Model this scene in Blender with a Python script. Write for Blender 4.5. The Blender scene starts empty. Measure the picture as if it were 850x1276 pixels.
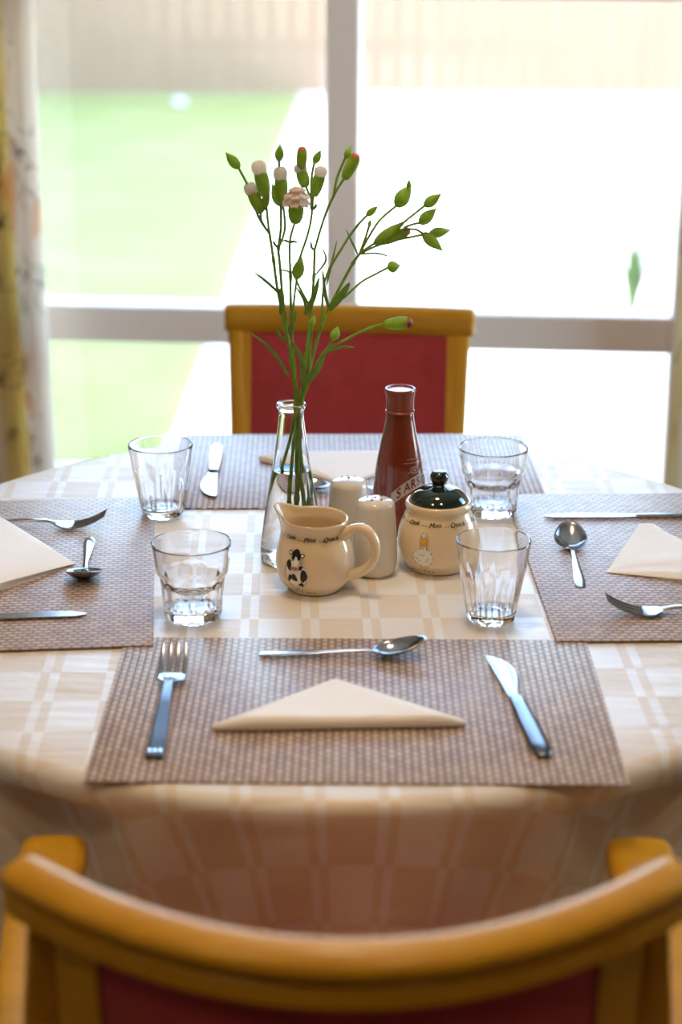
import bpy, bmesh, math, random
from mathutils import Vector, Matrix, noise
PI = math.pi
R = math.radians
C = bpy.context.scene.collection
random.seed(7)
rng = random.Random(11)

# ---------------------------------------------------------------- frame of the table
# the room's walls run along x and y; the table, its settings and the viewpoint are turned by PSI
PSI = R(4.6)
TOP = 0.74                       # height of the cloth on the table
MATZ = TOP + 0.0024
TCX, TCY, TR = -0.005, 1.847, 0.521

def W(x, y, z=0.0):
    return Vector((x*math.cos(PSI) - y*math.sin(PSI), x*math.sin(PSI) + y*math.cos(PSI), z))

# ---------------------------------------------------------------- object helpers
def tag(o, label=None, cat=None, group=None, kind=None):
    if label: o['label'] = label
    if cat: o['category'] = cat
    if group: o['group'] = group
    if kind: o['kind'] = kind
    return o

def thing(name, label, cat, loc=(0, 0, 0), rotz=0.0, group=None):
    o = bpy.data.objects.new(name, None)
    o.empty_display_size = 0.02
    C.objects.link(o)
    o.location = loc
    o.rotation_euler = (0, 0, rotz)
    return tag(o, label, cat, group)

def link(name, me, parent=None):
    o = bpy.data.objects.new(name, me)
    C.objects.link(o)
    if parent: o.parent = parent
    return o

def obj(name, bm, mats, parent=None, smooth=True, angle=40):
    bmesh.ops.recalc_face_normals(bm, faces=bm.faces[:])
    me = bpy.data.meshes.new(name)
    bm.to_mesh(me); bm.free()
    if not isinstance(mats, (list, tuple)): mats = [mats]
    for m in mats: me.materials.append(m)
    if smooth:
        me.shade_smooth()
        me.set_sharp_from_angle(angle=R(angle))
    return link(name, me, parent)

def struct(name, bm, mats, parent=None, smooth=False):
    o = obj(name, bm, mats, parent, smooth)
    if parent is None: o['kind'] = 'structure'
    return o

def dup(root, loc=None, rotz=None, label=None, group=None):
    r = root.copy(); C.objects.link(r)
    if loc is not None: r.location = loc
    if rotz is not None: r.rotation_euler = (0, 0, rotz)
    if label: r['label'] = label
    if group: r['group'] = group
    for ch in list(root.children):
        c = ch.copy(); C.objects.link(c); c.parent = r
        for g in list(ch.children):
            d = g.copy(); C.objects.link(d); d.parent = c
    return r

def subsurf(o, n=2):
    m = o.modifiers.new('subsurf', 'SUBSURF'); m.levels = n; m.render_levels = n
    return o

def solid(o, t, off=-1):
    m = o.modifiers.new('solid', 'SOLIDIFY'); m.thickness = t; m.offset = off
    return o

# ---------------------------------------------------------------- mesh helpers
def B(): return bmesh.new()

def add_box(bm, x0, x1, y0, y1, z0, z1, bev=0.0, seg=2):
    vs = [bm.verts.new((x, y, z)) for x in (x0, x1) for y in (y0, y1) for z in (z0, z1)]
    q = [(0, 1, 3, 2), (4, 6, 7, 5), (0, 4, 5, 1), (2, 3, 7, 6), (0, 2, 6, 4), (1, 5, 7, 3)]
    fs = [bm.faces.new([vs[i] for i in f]) for f in q]
    bmesh.ops.recalc_face_normals(bm, faces=fs)
    if bev > 0:
        es = list({e for f in fs for e in f.edges})
        bmesh.ops.bevel(bm, geom=es, offset=bev, segments=seg, affect='EDGES', profile=0.5)
    return bm

def add_loft(bm, loops, cap=True, closed=False, mi=0):
    vl = [[bm.verts.new(p) for p in lp] for lp in loops]
    n = len(vl[0])
    pairs = list(zip(vl[:-1], vl[1:])) + ([(vl[-1], vl[0])] if closed else [])
    for a, b in pairs:
        for i in range(n):
            j = (i+1) % n
            f = bm.faces.new((a[i], a[j], b[j], b[i])); f.material_index = mi
    if cap and not closed:
        f = bm.faces.new(list(reversed(vl[0]))); f.material_index = mi
        f = bm.faces.new(vl[-1]); f.material_index = mi
    return vl

def superloop(n, w, t, e=2.6):
    out = []
    for i in range(n):
        a = 2*PI*i/n
        c, s = math.cos(a), math.sin(a)
        out.append((w/2*math.copysign(abs(c)**(2/e), c), t/2*math.copysign(abs(s)**(2/e), s)))
    return out

def loft_y(bm, st, n=16, e=2.6):
    """stations (y, width, thickness, z centre[, x centre])"""
    loops = []
    for s in st:
        y, w, t, z = s[:4]; xc = s[4] if len(s) > 4 else 0
        loops.append([(xc+u, y, z+v) for u, v in superloop(n, w, t, e)])
    return add_loft(bm, loops)

def spline(pts, sub=6):
    pts = [Vector(p) for p in pts]
    if len(pts) == 2: return [pts[0].lerp(pts[1], i/sub) for i in range(sub+1)]
    out = []
    for i in range(len(pts)-1):
        p0 = pts[max(i-1, 0)]; p1 = pts[i]; p2 = pts[i+1]; p3 = pts[min(i+2, len(pts)-1)]
        for k in range(sub):
            t = k/sub
            out.append(0.5*((2*p1)+(p2-p0)*t+(2*p0-5*p1+4*p2-p3)*t*t+(3*p1-p0-3*p2+p3)*t**3))
    out.append(pts[-1])
    return out

def add_tube(bm, pts, radii, n=10, flat=None):
    """tube along pts; radii a number or one per point; flat squeezes the section"""
    m = len(pts)
    if not isinstance(radii, (list, tuple)): radii = [radii]*m
    loops = []
    up = Vector((0, 0, 1))
    t0 = (pts[1]-pts[0]).normalized()
    ref = t0.cross(up)
    if ref.length < 1e-3: ref = t0.cross(Vector((1, 0, 0)))
    ref.normalize()
    for i in range(m):
        t = (pts[min(i+1, m-1)]-pts[max(i-1, 0)]).normalized()
        ref = (ref - t*ref.dot(t)).normalized()
        bi = t.cross(ref)
        r = radii[i]; rb = r*(flat if flat else 1)
        loops.append([pts[i]+ref*(r*math.cos(2*PI*k/n))+bi*(rb*math.sin(2*PI*k/n)) for k in range(n)])
    add_loft(bm, loops)

def add_lathe(bm, prof, seg=48, rmod=None, cap0=True, cap1=True, mi=0):
    """profile of (r, z) from the first to the last; r = 0 closes on the axis"""
    rings = []
    for r, z in prof:
        if r < 1e-6:
            rings.append([bm.verts.new((0, 0, z))])
        else:
            ring = []
            for k in range(seg):
                a = 2*PI*k/seg
                rr = r if rmod is None else rmod(r, z, a)
                ring.append(bm.verts.new((rr*math.cos(a), rr*math.sin(a), z)))
            rings.append(ring)
    for a, b in zip(rings[:-1], rings[1:]):
        if len(a) == 1 and len(b) == 1: continue
        for k in range(seg):
            j = (k+1) % seg
            if len(a) == 1: f = bm.faces.new((a[0], b[k], b[j]))
            elif len(b) == 1: f = bm.faces.new((a[k], a[j], b[0]))
            else: f = bm.faces.new((a[k], a[j], b[j], b[k]))
            f.material_index = mi
    if cap0 and len(rings[0]) > 1: bm.faces.new(list(reversed(rings[0]))).material_index = mi
    if cap1 and len(rings[-1]) > 1: bm.faces.new(rings[-1]).material_index = mi
    return rings

def smooth_prof(pts, sub=5):
    return [(max(p.x, 0), p.y) for p in (Vector((q.x, q.y)) for q in spline([Vector((r, z, 0)) for r, z in pts], sub))]

def prof_r(prof, z):
    best = None
    for (r0, z0), (r1, z1) in zip(prof[:-1], prof[1:]):
        if min(z0, z1)-1e-9 <= z <= max(z0, z1)+1e-9 and abs(z1-z0) > 1e-9:
            r = r0+(r1-r0)*(z-z0)/(z1-z0)
            best = r if best is None else max(best, r)
    return best if best is not None else prof[0][0]

# flat drawings laid on a turned surface -----------------------------------------------------
class Decal:
    """flat (s, z) shapes wrapped round a lathe profile; s runs along the surface to the right"""
    def __init__(self, prof, ang0, rref, eps=0.00025):
        self.bm = B(); self.prof = prof; self.a0 = ang0; self.rref = rref; self.eps = eps; self.layer = 0
    def place(self, s, z, lay):
        r = prof_r(self.prof, z)+self.eps*(1+0.35*lay)
        a = self.a0+s/self.rref
        return Vector((r*math.cos(a), r*math.sin(a), z))
    def flat(self, src, mi):
        """src: bmesh of flat faces in (s, z, 0)"""
        bmesh.ops.triangulate(src, faces=src.faces[:])
        for _ in range(4):
            long = [e for e in src.edges if e.calc_length() > 0.0035]
            if not long: break
            bmesh.ops.subdivide_edges(src, edges=long, cuts=1, use_grid_fill=False)
            bmesh.ops.triangulate(src, faces=src.faces[:])
        self.layer += 1
        mp = {v: self.bm.verts.new(self.place(v.co.x, v.co.y, self.layer)) for v in src.verts}
        for f in src.faces:
            try: self.bm.faces.new([mp[v] for v in f.verts]).material_index = mi
            except ValueError: pass
        src.free()
    def poly(self, pts, mi):
        s = B(); s.faces.new([s.verts.new((x, y, 0)) for x, y in pts]); self.flat(s, mi)
    def ellipse(self, cx, cy, rx, ry, mi, rot=0, n=18, wob=0):
        pts = []
        for i in range(n):
            a = 2*PI*i/n
            k = 1+wob*math.sin(3*a+cx*900)
            x, y = rx*k*math.cos(a), ry*k*math.sin(a)
            pts.append((cx+x*math.cos(rot)-y*math.sin(rot), cy+x*math.sin(rot)+y*math.cos(rot)))
        self.poly(pts, mi)
    def stroke(self, pts, w, mi):
        P = [Vector(p) for p in pts]
        s = B(); prev = None
        for i, p in enumerate(P):
            t = (P[min(i+1, len(P)-1)]-P[max(i-1, 0)]).normalized()
            n = Vector((-t.y, t.x))*w/2
            a = s.verts.new((p.x+n.x, p.y+n.y, 0)); b = s.verts.new((p.x-n.x, p.y-n.y, 0))
            if prev: s.faces.new((prev[0], prev[1], b, a))
            prev = (a, b)
        self.flat(s, mi)
    def text(self, body, size, s0, zfun, mi, shear=0.0, bold=0.0, ring=None, xscale=1.0, align='LEFT'):
        cu = bpy.data.curves.new('lettering', 'FONT')
        cu.body = body; cu.size = 1.0; cu.shear = shear; cu.offset = bold/size; cu.align_x = align; cu.resolution_u = 3
        o = bpy.data.objects.new('lettering', cu); C.objects.link(o)
        dg = bpy.context.evaluated_depsgraph_get()
        me = bpy.data.meshes.new_from_object(o.evaluated_get(dg))
        s = B(); s.from_mesh(me)
        bpy.data.objects.remove(o); bpy.data.meshes.remove(me); bpy.data.curves.remove(cu)
        for v in s.verts:
            v.co *= size
            x = s0+v.co.x*xscale
            v.co = Vector((x, zfun(x)+v.co.y, 0))
        self.flat(s, mi)
    def done(self, name, mats, parent):
        return obj(name, self.bm, mats, parent, smooth=True, angle=180)

# ---------------------------------------------------------------- materials
def mat(name, col, rough=0.5, metal=0.0, **kw):
    m = bpy.data.materials.new(name); m.use_nodes = True
    b = m.node_tree.nodes['Principled BSDF']
    b.inputs['Base Color'].default_value = (*col, 1)
    b.inputs['Roughness'].default_value = rough
    b.inputs['Metallic'].default_value = metal
    for k, v in kw.items():
        b.inputs[k.replace('_', ' ')].default_value = v
    return m

class N:
    """small node builder"""
    def __init__(self, m):
        self.t = m.node_tree; self.m = m
        self.p = self.t.nodes.get('Principled BSDF')
    def new(self, typ, **kw):
        n = self.t.nodes.new(typ)
        for k, v in kw.items(): setattr(n, k, v)
        return n
    def lk(self, a, b): self.t.links.new(a, b)
    def val(self, sock, v):
        if hasattr(v, 'default_value') and hasattr(v, 'links'): self.lk(v, sock)
        else: sock.default_value = v
    def math(self, op, a, b=0.0, c=0.0):
        n = self.new('ShaderNodeMath', operation=op)
        self.val(n.inputs[0], a); self.val(n.inputs[1], b)
        if op in ('MULTIPLY_ADD', 'COMPARE', 'SMOOTH_MIN'): self.val(n.inputs[2], c)
        return n.outputs[0]
    def coords(self, which='Object'):
        n = self.new('ShaderNodeTexCoord'); return n.outputs[which]
    def sep(self, v):
        n = self.new('ShaderNodeSeparateXYZ'); self.lk(v, n.inputs[0]); return n.outputs
    def comb(self, x, y, z=0.0):
        n = self.new('ShaderNodeCombineXYZ')
        for i, q in enumerate((x, y, z)): self.val(n.inputs[i], q)
        return n.outputs[0]
    def noise(self, v, scale, detail=3, rough=0.5, dist=0.0):
        n = self.new('ShaderNodeTexNoise'); self.lk(v, n.inputs['Vector'])
        n.inputs['Scale'].default_value = scale; n.inputs['Detail'].default_value = detail
        n.inputs['Roughness'].default_value = rough; n.inputs['Distortion'].default_value = dist
        return n.outputs['Fac']
    def mapping(self, v, scale=(1, 1, 1), rot=(0, 0, 0), loc=(0, 0, 0)):
        n = self.new('ShaderNodeMapping'); self.lk(v, n.inputs['Vector'])
        n.inputs['Scale'].default_value = scale; n.inputs['Rotation'].default_value = rot; n.inputs['Location'].default_value = loc
        return n.outputs[0]
    def ramp(self, fac, stops):
        n = self.new('ShaderNodeValToRGB'); self.lk(fac, n.inputs[0])
        e = n.color_ramp.elements
        while len(e) < len(stops): e.new(0.5)
        for el, (p, c) in zip(e, stops):
            el.position = p; el.color = (*c, 1)
        return n.outputs['Color']
    def mix(self, fac, a, b, mode='MIX'):
        n = self.new('ShaderNodeMix', data_type='RGBA', blend_type=mode)
        self.val(n.inputs[0], fac)
        for i, q in ((6, a), (7, b)):
            if isinstance(q, tuple): n.inputs[i].default_value = (*q, 1)
            else: self.lk(q, n.inputs[i])
        return n.outputs[2]
    def bump(self, h, strength=0.3, dist=0.001):
        n = self.new('ShaderNodeBump'); self.lk(h, n.inputs['Height'])
        n.inputs['Strength'].default_value = strength; n.inputs['Distance'].default_value = dist
        self.lk(n.outputs[0], self.p.inputs['Normal'])
        return n.outputs[0]
    def color(self, c): self.lk(c, self.p.inputs['Base Color'])
    def rough(self, c): self.lk(c, self.p.inputs['Roughness'])

M = {}
def wood(name, c0, c1, rough=0.38, scale=1.0, axis='X', coat=0.08):
    m = mat(name, c0, rough, Coat_Weight=coat, Coat_Roughness=0.08, Specular_IOR_Level=0.3)
    n = N(m); v = n.coords()
    sc = {'X': (2, 22, 22), 'Y': (22, 2, 22), 'Z': (22, 22, 2)}[axis]
    f = n.noise(n.mapping(v, tuple(s*scale for s in sc)), 3.0, 5, 0.6, 0.8)
    n.color(n.ramp(f, [(0.3, c0), (0.7, c1)]))
    n.bump(f, 0.06, 0.0005)
    return m
M['beech'] = wood('honey beech', (0.49, 0.235, 0.006), (0.58, 0.30, 0.016), axis='X')
M['beech_up'] = wood('honey beech upright', (0.49, 0.235, 0.006), (0.58, 0.30, 0.016), axis='Z')
M['table_wood'] = wood('table wood', (0.30, 0.15, 0.06), (0.38, 0.2, 0.085), axis='X')

def fabric(name, c0, c1, scale=900, rough=0.85, sheen=0.3):
    m = mat(name, c0, rough, Sheen_Weight=sheen)
    n = N(m); v = n.coords()
    w = n.noise(v, scale, 2, 0.6)
    big = n.noise(v, 30, 3)
    f = n.math('MULTIPLY_ADD', big, 0.5, n.math('MULTIPLY', w, 0.5))
    n.color(n.ramp(f, [(0.35, c0), (0.65, c1)]))
    n.bump(w, 0.35, 0.0006)
    return m
M['red_fabric'] = fabric('red upholstery', (0.32, 0.026, 0.030), (0.40, 0.040, 0.044), sheen=0.05)

# damask table cloth: squares and paired lines that trade tone
def cloth_mat():
    m = mat('damask cloth', (0.8, 0.76, 0.7), 0.5, Sheen_Weight=0.1, Specular_IOR_Level=0.6)
    n = N(m); uv = n.coords('UV')
    s = n.sep(n.mapping(uv, rot=(0, 0, R(-1.5))))
    P, Q, L = 0.122, 0.043, 0.009
    def line(x):
        f = n.math('MODULO', n.math('ADD', x, P*40+0.031), P)
        def inside(a, b):
            return n.math('MULTIPLY', n.math('GREATER_THAN', f, a), n.math('LESS_THAN', f, b))
        return n.math('ADD', n.math('ADD', inside(Q, Q+L), inside(Q+2*L, 2*Q+2*L)), inside(2*Q+3*L, 2*Q+4*L))
    a = line(s[0])
    b = n.math('MODULO', n.math('FLOOR', n.math('DIVIDE', n.math('ADD', s[1], 4.02), 0.064)), 2.0)
    x = n.math('ABSOLUTE', n.math('SUBTRACT', a, b))
    fine = n.noise(n.mapping(uv, (900, 900, 1)), 1.0, 2, 0.7)
    base = n.mix(x, (0.725, 0.635, 0.525), (0.80, 0.78, 0.76))
    n.color(n.mix(n.math('MULTIPLY', fine, 0.12), base, (0.55, 0.5, 0.44)))
    n.rough(n.math('MULTIPLY_ADD', x, -0.08, 0.47))
    cre = n.noise(uv, 9, 3, 0.55, 0.6)
    cre2 = n.noise(n.mapping(uv, (3, 14, 1), (0, 0, 0.5)), 3, 2, 0.5)
    h = n.math('ADD', n.math('MULTIPLY', n.math('ADD', cre, cre2), 1.0), n.math('MULTIPLY', fine, 0.03))
    n.bump(h, 0.45, 0.004)
    return m
M['cloth'] = cloth_mat()

# woven vinyl mat: rows of little bars laid like bricks
def mat_mat():
    m = mat('woven vinyl', (0.4, 0.3, 0.25), 0.42, Specular_IOR_Level=0.45)
    n = N(m); v = n.coords(); s = n.sep(v)
    px, py = 0.0067, 0.0098
    row = n.math('DIVIDE', s[0], px)
    ri = n.math('FLOOR', row)
    col = n.math('ADD', n.math('DIVIDE', s[1], py), n.math('MULTIPLY', n.math('MODULO', n.math('ADD', ri, 400.0), 2.0), 0.5))
    ci = n.math('FLOOR', col)
    fx = n.math('SUBTRACT', row, ri); fy = n.math('SUBTRACT', col, ci)
    hx = n.math('SINE', n.math('MULTIPLY', fx, PI)); hy = n.math('SINE', n.math('MULTIPLY', fy, PI))
    bar = n.math('MULTIPLY', n.math('POWER', hx, 0.7), n.math('POWER', hy, 0.38))
    rnd = n.new('ShaderNodeTexWhiteNoise', noise_dimensions='2D'); n.lk(n.comb(ri, ci), rnd.inputs['Vector'])
    tone = n.math('MULTIPLY_ADD', rnd.outputs['Value'], 0.25, n.math('SUBTRACT', bar, 0.12))
    c = n.ramp(tone, [(0.15, (0.17, 0.113, 0.094)), (0.45, (0.32, 0.23, 0.19)), (0.72, (0.46, 0.35, 0.29)), (1.0, (0.62, 0.50, 0.42))])
    n.color(c)
    n.bump(bar, 0.35, 0.0009)
    return m
M['mat'] = mat_mat()

M['steel'] = mat('polished steel', (0.38, 0.38, 0.39), 0.17, 1.0)
M['steel_satin'] = mat('satin steel', (0.13, 0.135, 0.145), 0.24, 1.0)
M['steel_bright'] = mat('bright steel', (0.62, 0.62, 0.615), 0.12, 1.0)
M['steel_blue'] = mat('smooth grey steel', (0.16, 0.165, 0.175), 0.18, 1.0)
M['ceramic'] = mat('cream glaze', (0.80, 0.63, 0.405), 0.12, Coat_Weight=0.5, Coat_Roughness=0.04)
M['white_ceramic'] = mat('off white glaze', (0.72, 0.66, 0.57), 0.16, Coat_Weight=0.4, Coat_Roughness=0.06)
M['green_glaze'] = mat('dark green glaze', (0.006, 0.018, 0.010), 0.06, Coat_Weight=0.7, Coat_Roughness=0.03)
M['hole'] = mat('hole shadow', (0.03, 0.025, 0.02), 0.9)
M['ink'] = mat('black ink', (0.012, 0.011, 0.010), 0.35)
M['chalk'] = mat('white underglaze', (0.90, 0.86, 0.78), 0.25)
M['grey_ink'] = mat('grey ink line', (0.16, 0.14, 0.12), 0.4)
M['pink'] = mat('pink underglaze', (0.62, 0.25, 0.22), 0.3)
M['orange'] = mat('orange underglaze', (0.80, 0.34, 0.03), 0.3)
M['yellow'] = mat('yellow underglaze', (0.70, 0.52, 0.10), 0.3)
M['grass_ink'] = mat('green underglaze', (0.09, 0.13, 0.02), 0.35)
M['tissue'] = fabric('paper tissue', (0.89, 0.865, 0.845), (0.92, 0.895, 0.875), 500, 0.9, 0.1)
M['vinegar'] = mat('brown vinegar bottle', (0.17, 0.024, 0.009), 0.10, Coat_Weight=0.6, Coat_Roughness=0.05)
M['cap'] = mat('russet cap', (0.26, 0.045, 0.016), 0.25, Coat_Weight=0.2)
M['label_silver'] = mat('silver label band', (0.50, 0.38, 0.33), 0.35)
M['label_print'] = mat('pale label print', (0.42, 0.25, 0.20), 0.5)
M['label_red'] = mat('dark red lettering', (0.13, 0.015, 0.010), 0.4)

def glass(name, col=(1, 1, 1), rough=0.0, ior=1.45):
    m = bpy.data.materials.new(name); m.use_nodes = True
    t = m.node_tree; t.nodes.clear()
    o = t.nodes.new('ShaderNodeOutputMaterial'); g = t.nodes.new('ShaderNodeBsdfGlass')
    g.inputs['Color'].default_value = (*col, 1); g.inputs['Roughness'].default_value = rough; g.inputs['IOR'].default_value = ior
    t.links.new(g.outputs[0], o.inputs['Surface'])
    return m
M['glass'] = glass('clear glass', (1.0, 1.0, 1.0))
M['water'] = glass('water', (1.0, 1.0, 1.0), 0.0, 1.33)

def pane_mat():
    m = bpy.data.materials.new('window glass'); m.use_nodes = True
    t = m.node_tree; t.nodes.clear()
    o = t.nodes.new('ShaderNodeOutputMaterial'); tr = t.nodes.new('ShaderNodeBsdfTransparent'); gl = t.nodes.new('ShaderNodeBsdfGlossy')
    mx = t.nodes.new('ShaderNodeMixShader'); mx.inputs[0].default_value = 0.05
    tr.inputs['Color'].default_value = (0.97, 0.985, 0.975, 1); gl.inputs['Roughness'].default_value = 0.02
    t.links.new(tr.outputs[0], mx.inputs[1]); t.links.new(gl.outputs[0], mx.inputs[2]); t.links.new(mx.outputs[0], o.inputs['Surface'])
    return m
M['pane'] = pane_mat()

M['pvc'] = mat('white window frame', (0.90, 0.82, 0.76), 0.3)
M['wall'] = mat('warm white wall paint', (0.58, 0.48, 0.37), 0.8)
M['wall_back'] = mat('brown wall paint', (0.22, 0.13, 0.075), 0.8)
M['ceiling'] = mat('white ceiling paint', (0.86, 0.83, 0.78), 0.85)
def carpet():
    m = mat('brown carpet', (0.2, 0.13, 0.09), 0.95)
    n = N(m); f = n.noise(n.coords(), 400, 2); n.color(n.ramp(f, [(0.3, (0.07, 0.04, 0.026)), (0.7, (0.12, 0.075, 0.05))])); n.bump(f, 0.5, 0.003)
    return m
M['carpet'] = carpet()
def lamp_mat(strength, col=(1.0, 0.69, 0.36)):
    m = bpy.data.materials.new('lamp glow'); m.use_nodes = True
    t = m.node_tree; t.nodes.clear()
    o = t.nodes.new('ShaderNodeOutputMaterial'); e = t.nodes.new('ShaderNodeEmission')
    e.inputs['Color'].default_value = (*col, 1); e.inputs['Strength'].default_value = strength
    t.links.new(e.outputs[0], o.inputs['Surface'])
    return m

def leafy(name, c0, c1, trans=0.35, rough=0.5):
    m = bpy.data.materials.new(name); m.use_nodes = True
    n = N(m); t = m.node_tree
    v = n.coords(); f = n.noise(v, 120, 3)
    col = n.ramp(f, [(0.3, c0), (0.7, c1)])
    n.color(col); n.p.inputs['Roughness'].default_value = rough
    tl = t.nodes.new('ShaderNodeBsdfTranslucent'); n.lk(col, tl.inputs['Color'])
    mx = t.nodes.new('ShaderNodeMixShader'); mx.inputs[0].default_value = trans
    n.lk(n.p.outputs[0], mx.inputs[1]); n.lk(tl.outputs[0], mx.inputs[2])
    n.lk(mx.outputs[0], t.nodes['Material Output'].inputs['Surface'])
    return m
M['stem'] = leafy('stem green', (0.26, 0.42, 0.06), (0.38, 0.54, 0.10), 0.45)
M['bud'] = leafy('bud green', (0.32, 0.50, 0.05), (0.48, 0.64, 0.11), 0.5)
M['leaf'] = leafy('blue green leaf', (0.22, 0.38, 0.08), (0.33, 0.49, 0.14), 0.45)
M['petal'] = leafy('blush petals', (0.95, 0.84, 0.77), (0.96, 0.92, 0.86), 0.55)
M['coral'] = leafy('coral petal tip', (0.80, 0.22, 0.13), (0.85, 0.38, 0.25), 0.3)
M['wine'] = leafy('wine petal tip', (0.22, 0.03, 0.05), (0.42, 0.10, 0.10), 0.2)

# ================================================================ light levels
SKY, SUN, LAMP, FILL_LAMP, EXPO = 0.365, 4.0, 5.4, 10.0, 2.84
SUN_EL = math.atan(0.645)

# ================================================================ the room (walls along x and y)
WY = 3.69                                # inner face of the window wall
WX0, WX1 = -0.975, 0.372                 # clear opening
WH = 2.25
RX0, RX1, RY0, CH = -2.6, 1.85, -2.4, 2.5

bm = B(); add_box(bm, RX0-0.2, RX1+0.2, RY0-0.2, WY+0.06, -0.12, 0.0); struct('floor', bm, M['carpet'])
bm = B(); add_box(bm, RX0-0.2, RX1+0.2, RY0-0.2, WY+0.3, CH, CH+0.15); struct('ceiling', bm, M['ceiling'])
bm = B(); add_box(bm, RX0-0.2, RX0, RY0, WY, 0, CH); struct('wall_left', bm, M['wall'])
SY0, SY1, SZ0, SZ1 = 2.45, 3.50, 0.5, 2.25      # opening of the added side window for fill light
bm = B()
add_box(bm, RX1, RX1+0.2, RY0, SY0, 0, CH); add_box(bm, RX1, RX1+0.2, SY1, WY, 0, CH)
add_box(bm, RX1, RX1+0.2, SY0, SY1, 0, SZ0); add_box(bm, RX1, RX1+0.2, SY0, SY1, SZ1, CH)
struct('wall_right', bm, M['wall'])
bm = B(); add_box(bm, RX0-0.2, RX1+0.2, RY0-0.2, RY0, 0, CH); struct('wall_back', bm, M['wall_back'])
bm = B()
add_box(bm, RX0-0.2, WX0-0.065, WY, WY+0.26, 0, CH)
add_box(bm, WX1+0.065, RX1+0.2, WY, WY+0.26, 0, CH)
add_box(bm, WX0-0.065, WX1+0.065, WY, WY+0.26, WH+0.06, CH)
struct('wall_front', bm, M['wall'])
for nm, a in (('baseboard_left', (RX0, RX0+0.015, RY0, WY)), ('baseboard_right', (RX1-0.015, RX1, RY0, WY)), ('baseboard_back', (RX0, RX1, RY0, RY0+0.015))):
    bm = B(); add_box(bm, *a, 0.0, 0.10, 0.004); struct(nm, bm, M['pvc'])

# the window: outer frame, mullion, transoms and panes
win = bpy.data.objects.new('window_1', None); C.objects.link(win); win['kind'] = 'structure'
fy0, fy1 = WY-0.002, WY+0.075
bm = B()
add_box(bm, WX0-0.065, WX0, fy0, fy1, 0.0, WH+0.06, 0.006)
add_box(bm, WX1, WX1+0.065, fy0, fy1, 0.0, WH+0.06, 0.006)
add_box(bm, WX0, WX1, fy0, fy1, WH, WH+0.06, 0.006)
add_box(bm, WX0, WX1, fy0, fy1, 0.0, 0.07, 0.006)
struct('window_frame', bm, M['pvc'], win)
bm = B(); add_box(bm, -0.331, -0.263, fy0, fy1, 0.07, WH, 0.006); struct('mullion', bm, M['pvc'], win)
for z0, z1 in ((0.527, 0.606), (1.222, 1.29)):
    for x0, x1 in ((WX0, -0.331), (-0.263, WX1)):
        bm = B(); add_box(bm, x0, x1, fy0, fy1, z0, z1, 0.006); struct('transom', bm, M['pvc'], win)
for x0, x1 in ((WX0, -0.331), (-0.263, WX1)):
    for z0, z1 in ((0.07, 0.527), (0.606, 1.222), (1.29, WH)):
        bm = B(); add_box(bm, x0, x1, WY+0.034, WY+0.040, z0, z1); struct('pane', bm, M['pane'], win)

win = bpy.data.objects.new('fill_window', None); C.objects.link(win); win['kind'] = 'structure'  # added unseen window: lets in daylight to brighten mullion, curtains and flowers
bm = B()
x0, x1 = RX1+0.06, RX1+0.13
add_box(bm, x0, x1, SY0, SY0+0.06, SZ0, SZ1, 0.005); add_box(bm, x0, x1, SY1-0.06, SY1, SZ0, SZ1, 0.005)
add_box(bm, x0, x1, SY0, SY1, SZ0, SZ0+0.06, 0.005); add_box(bm, x0, x1, SY0, SY1, SZ1-0.06, SZ1, 0.005)
struct('window_frame', bm, M['pvc'], win)
bm = B(); add_box(bm, x0+0.03, x0+0.036, SY0+0.06, SY1-0.06, SZ0+0.06, SZ1-0.06); struct('pane', bm, M['pane'], win)
bm = B(); add_box(bm, RX1-0.05, RX1+0.06, SY0-0.03, SY1+0.03, SZ0-0.03, SZ0, 0.006); struct('window_sill', bm, M['pvc'], win)

# ceiling lamps behind the viewpoint, plus an added fill lamp over the table
GLOW = lamp_mat(LAMP); FILL_GLOW = lamp_mat(FILL_LAMP, (1.0, 0.76, 0.50))
def ceiling_lamp(x, y, label, glow=None):
    t = thing('ceiling_light', label, 'ceiling light', (x, y, CH), 0, 'round lamps on the dining room ceiling')
    bm = B(); add_lathe(bm, [(0, 0), (0.15, 0), (0.155, -0.012), (0.15, -0.03), (0.128, -0.035), (0.128, -0.02), (0, -0.02)], 40); obj('housing', bm, M['pvc'], t)
    bm = B(); add_lathe(bm, [(0, -0.021), (0.126, -0.021), (0.126, -0.034), (0.10, -0.052), (0.05, -0.064), (0, -0.068)], 40); obj('diffuser', bm, glow or GLOW, t)
    return t
p = W(-0.75, 0.5); ceiling_lamp(p.x, p.y, 'round warm ceiling lamp behind the viewpoint on the curtain side')
p = W(0.36, 0.5); ceiling_lamp(p.x, p.y, 'round warm ceiling lamp above the near armchair')

ceiling_lamp(-0.15, 1.75, 'added warm fill lamp over the middle of the round table', FILL_GLOW)  # added unseen source: warm fill for tabletop and mullion

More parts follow.
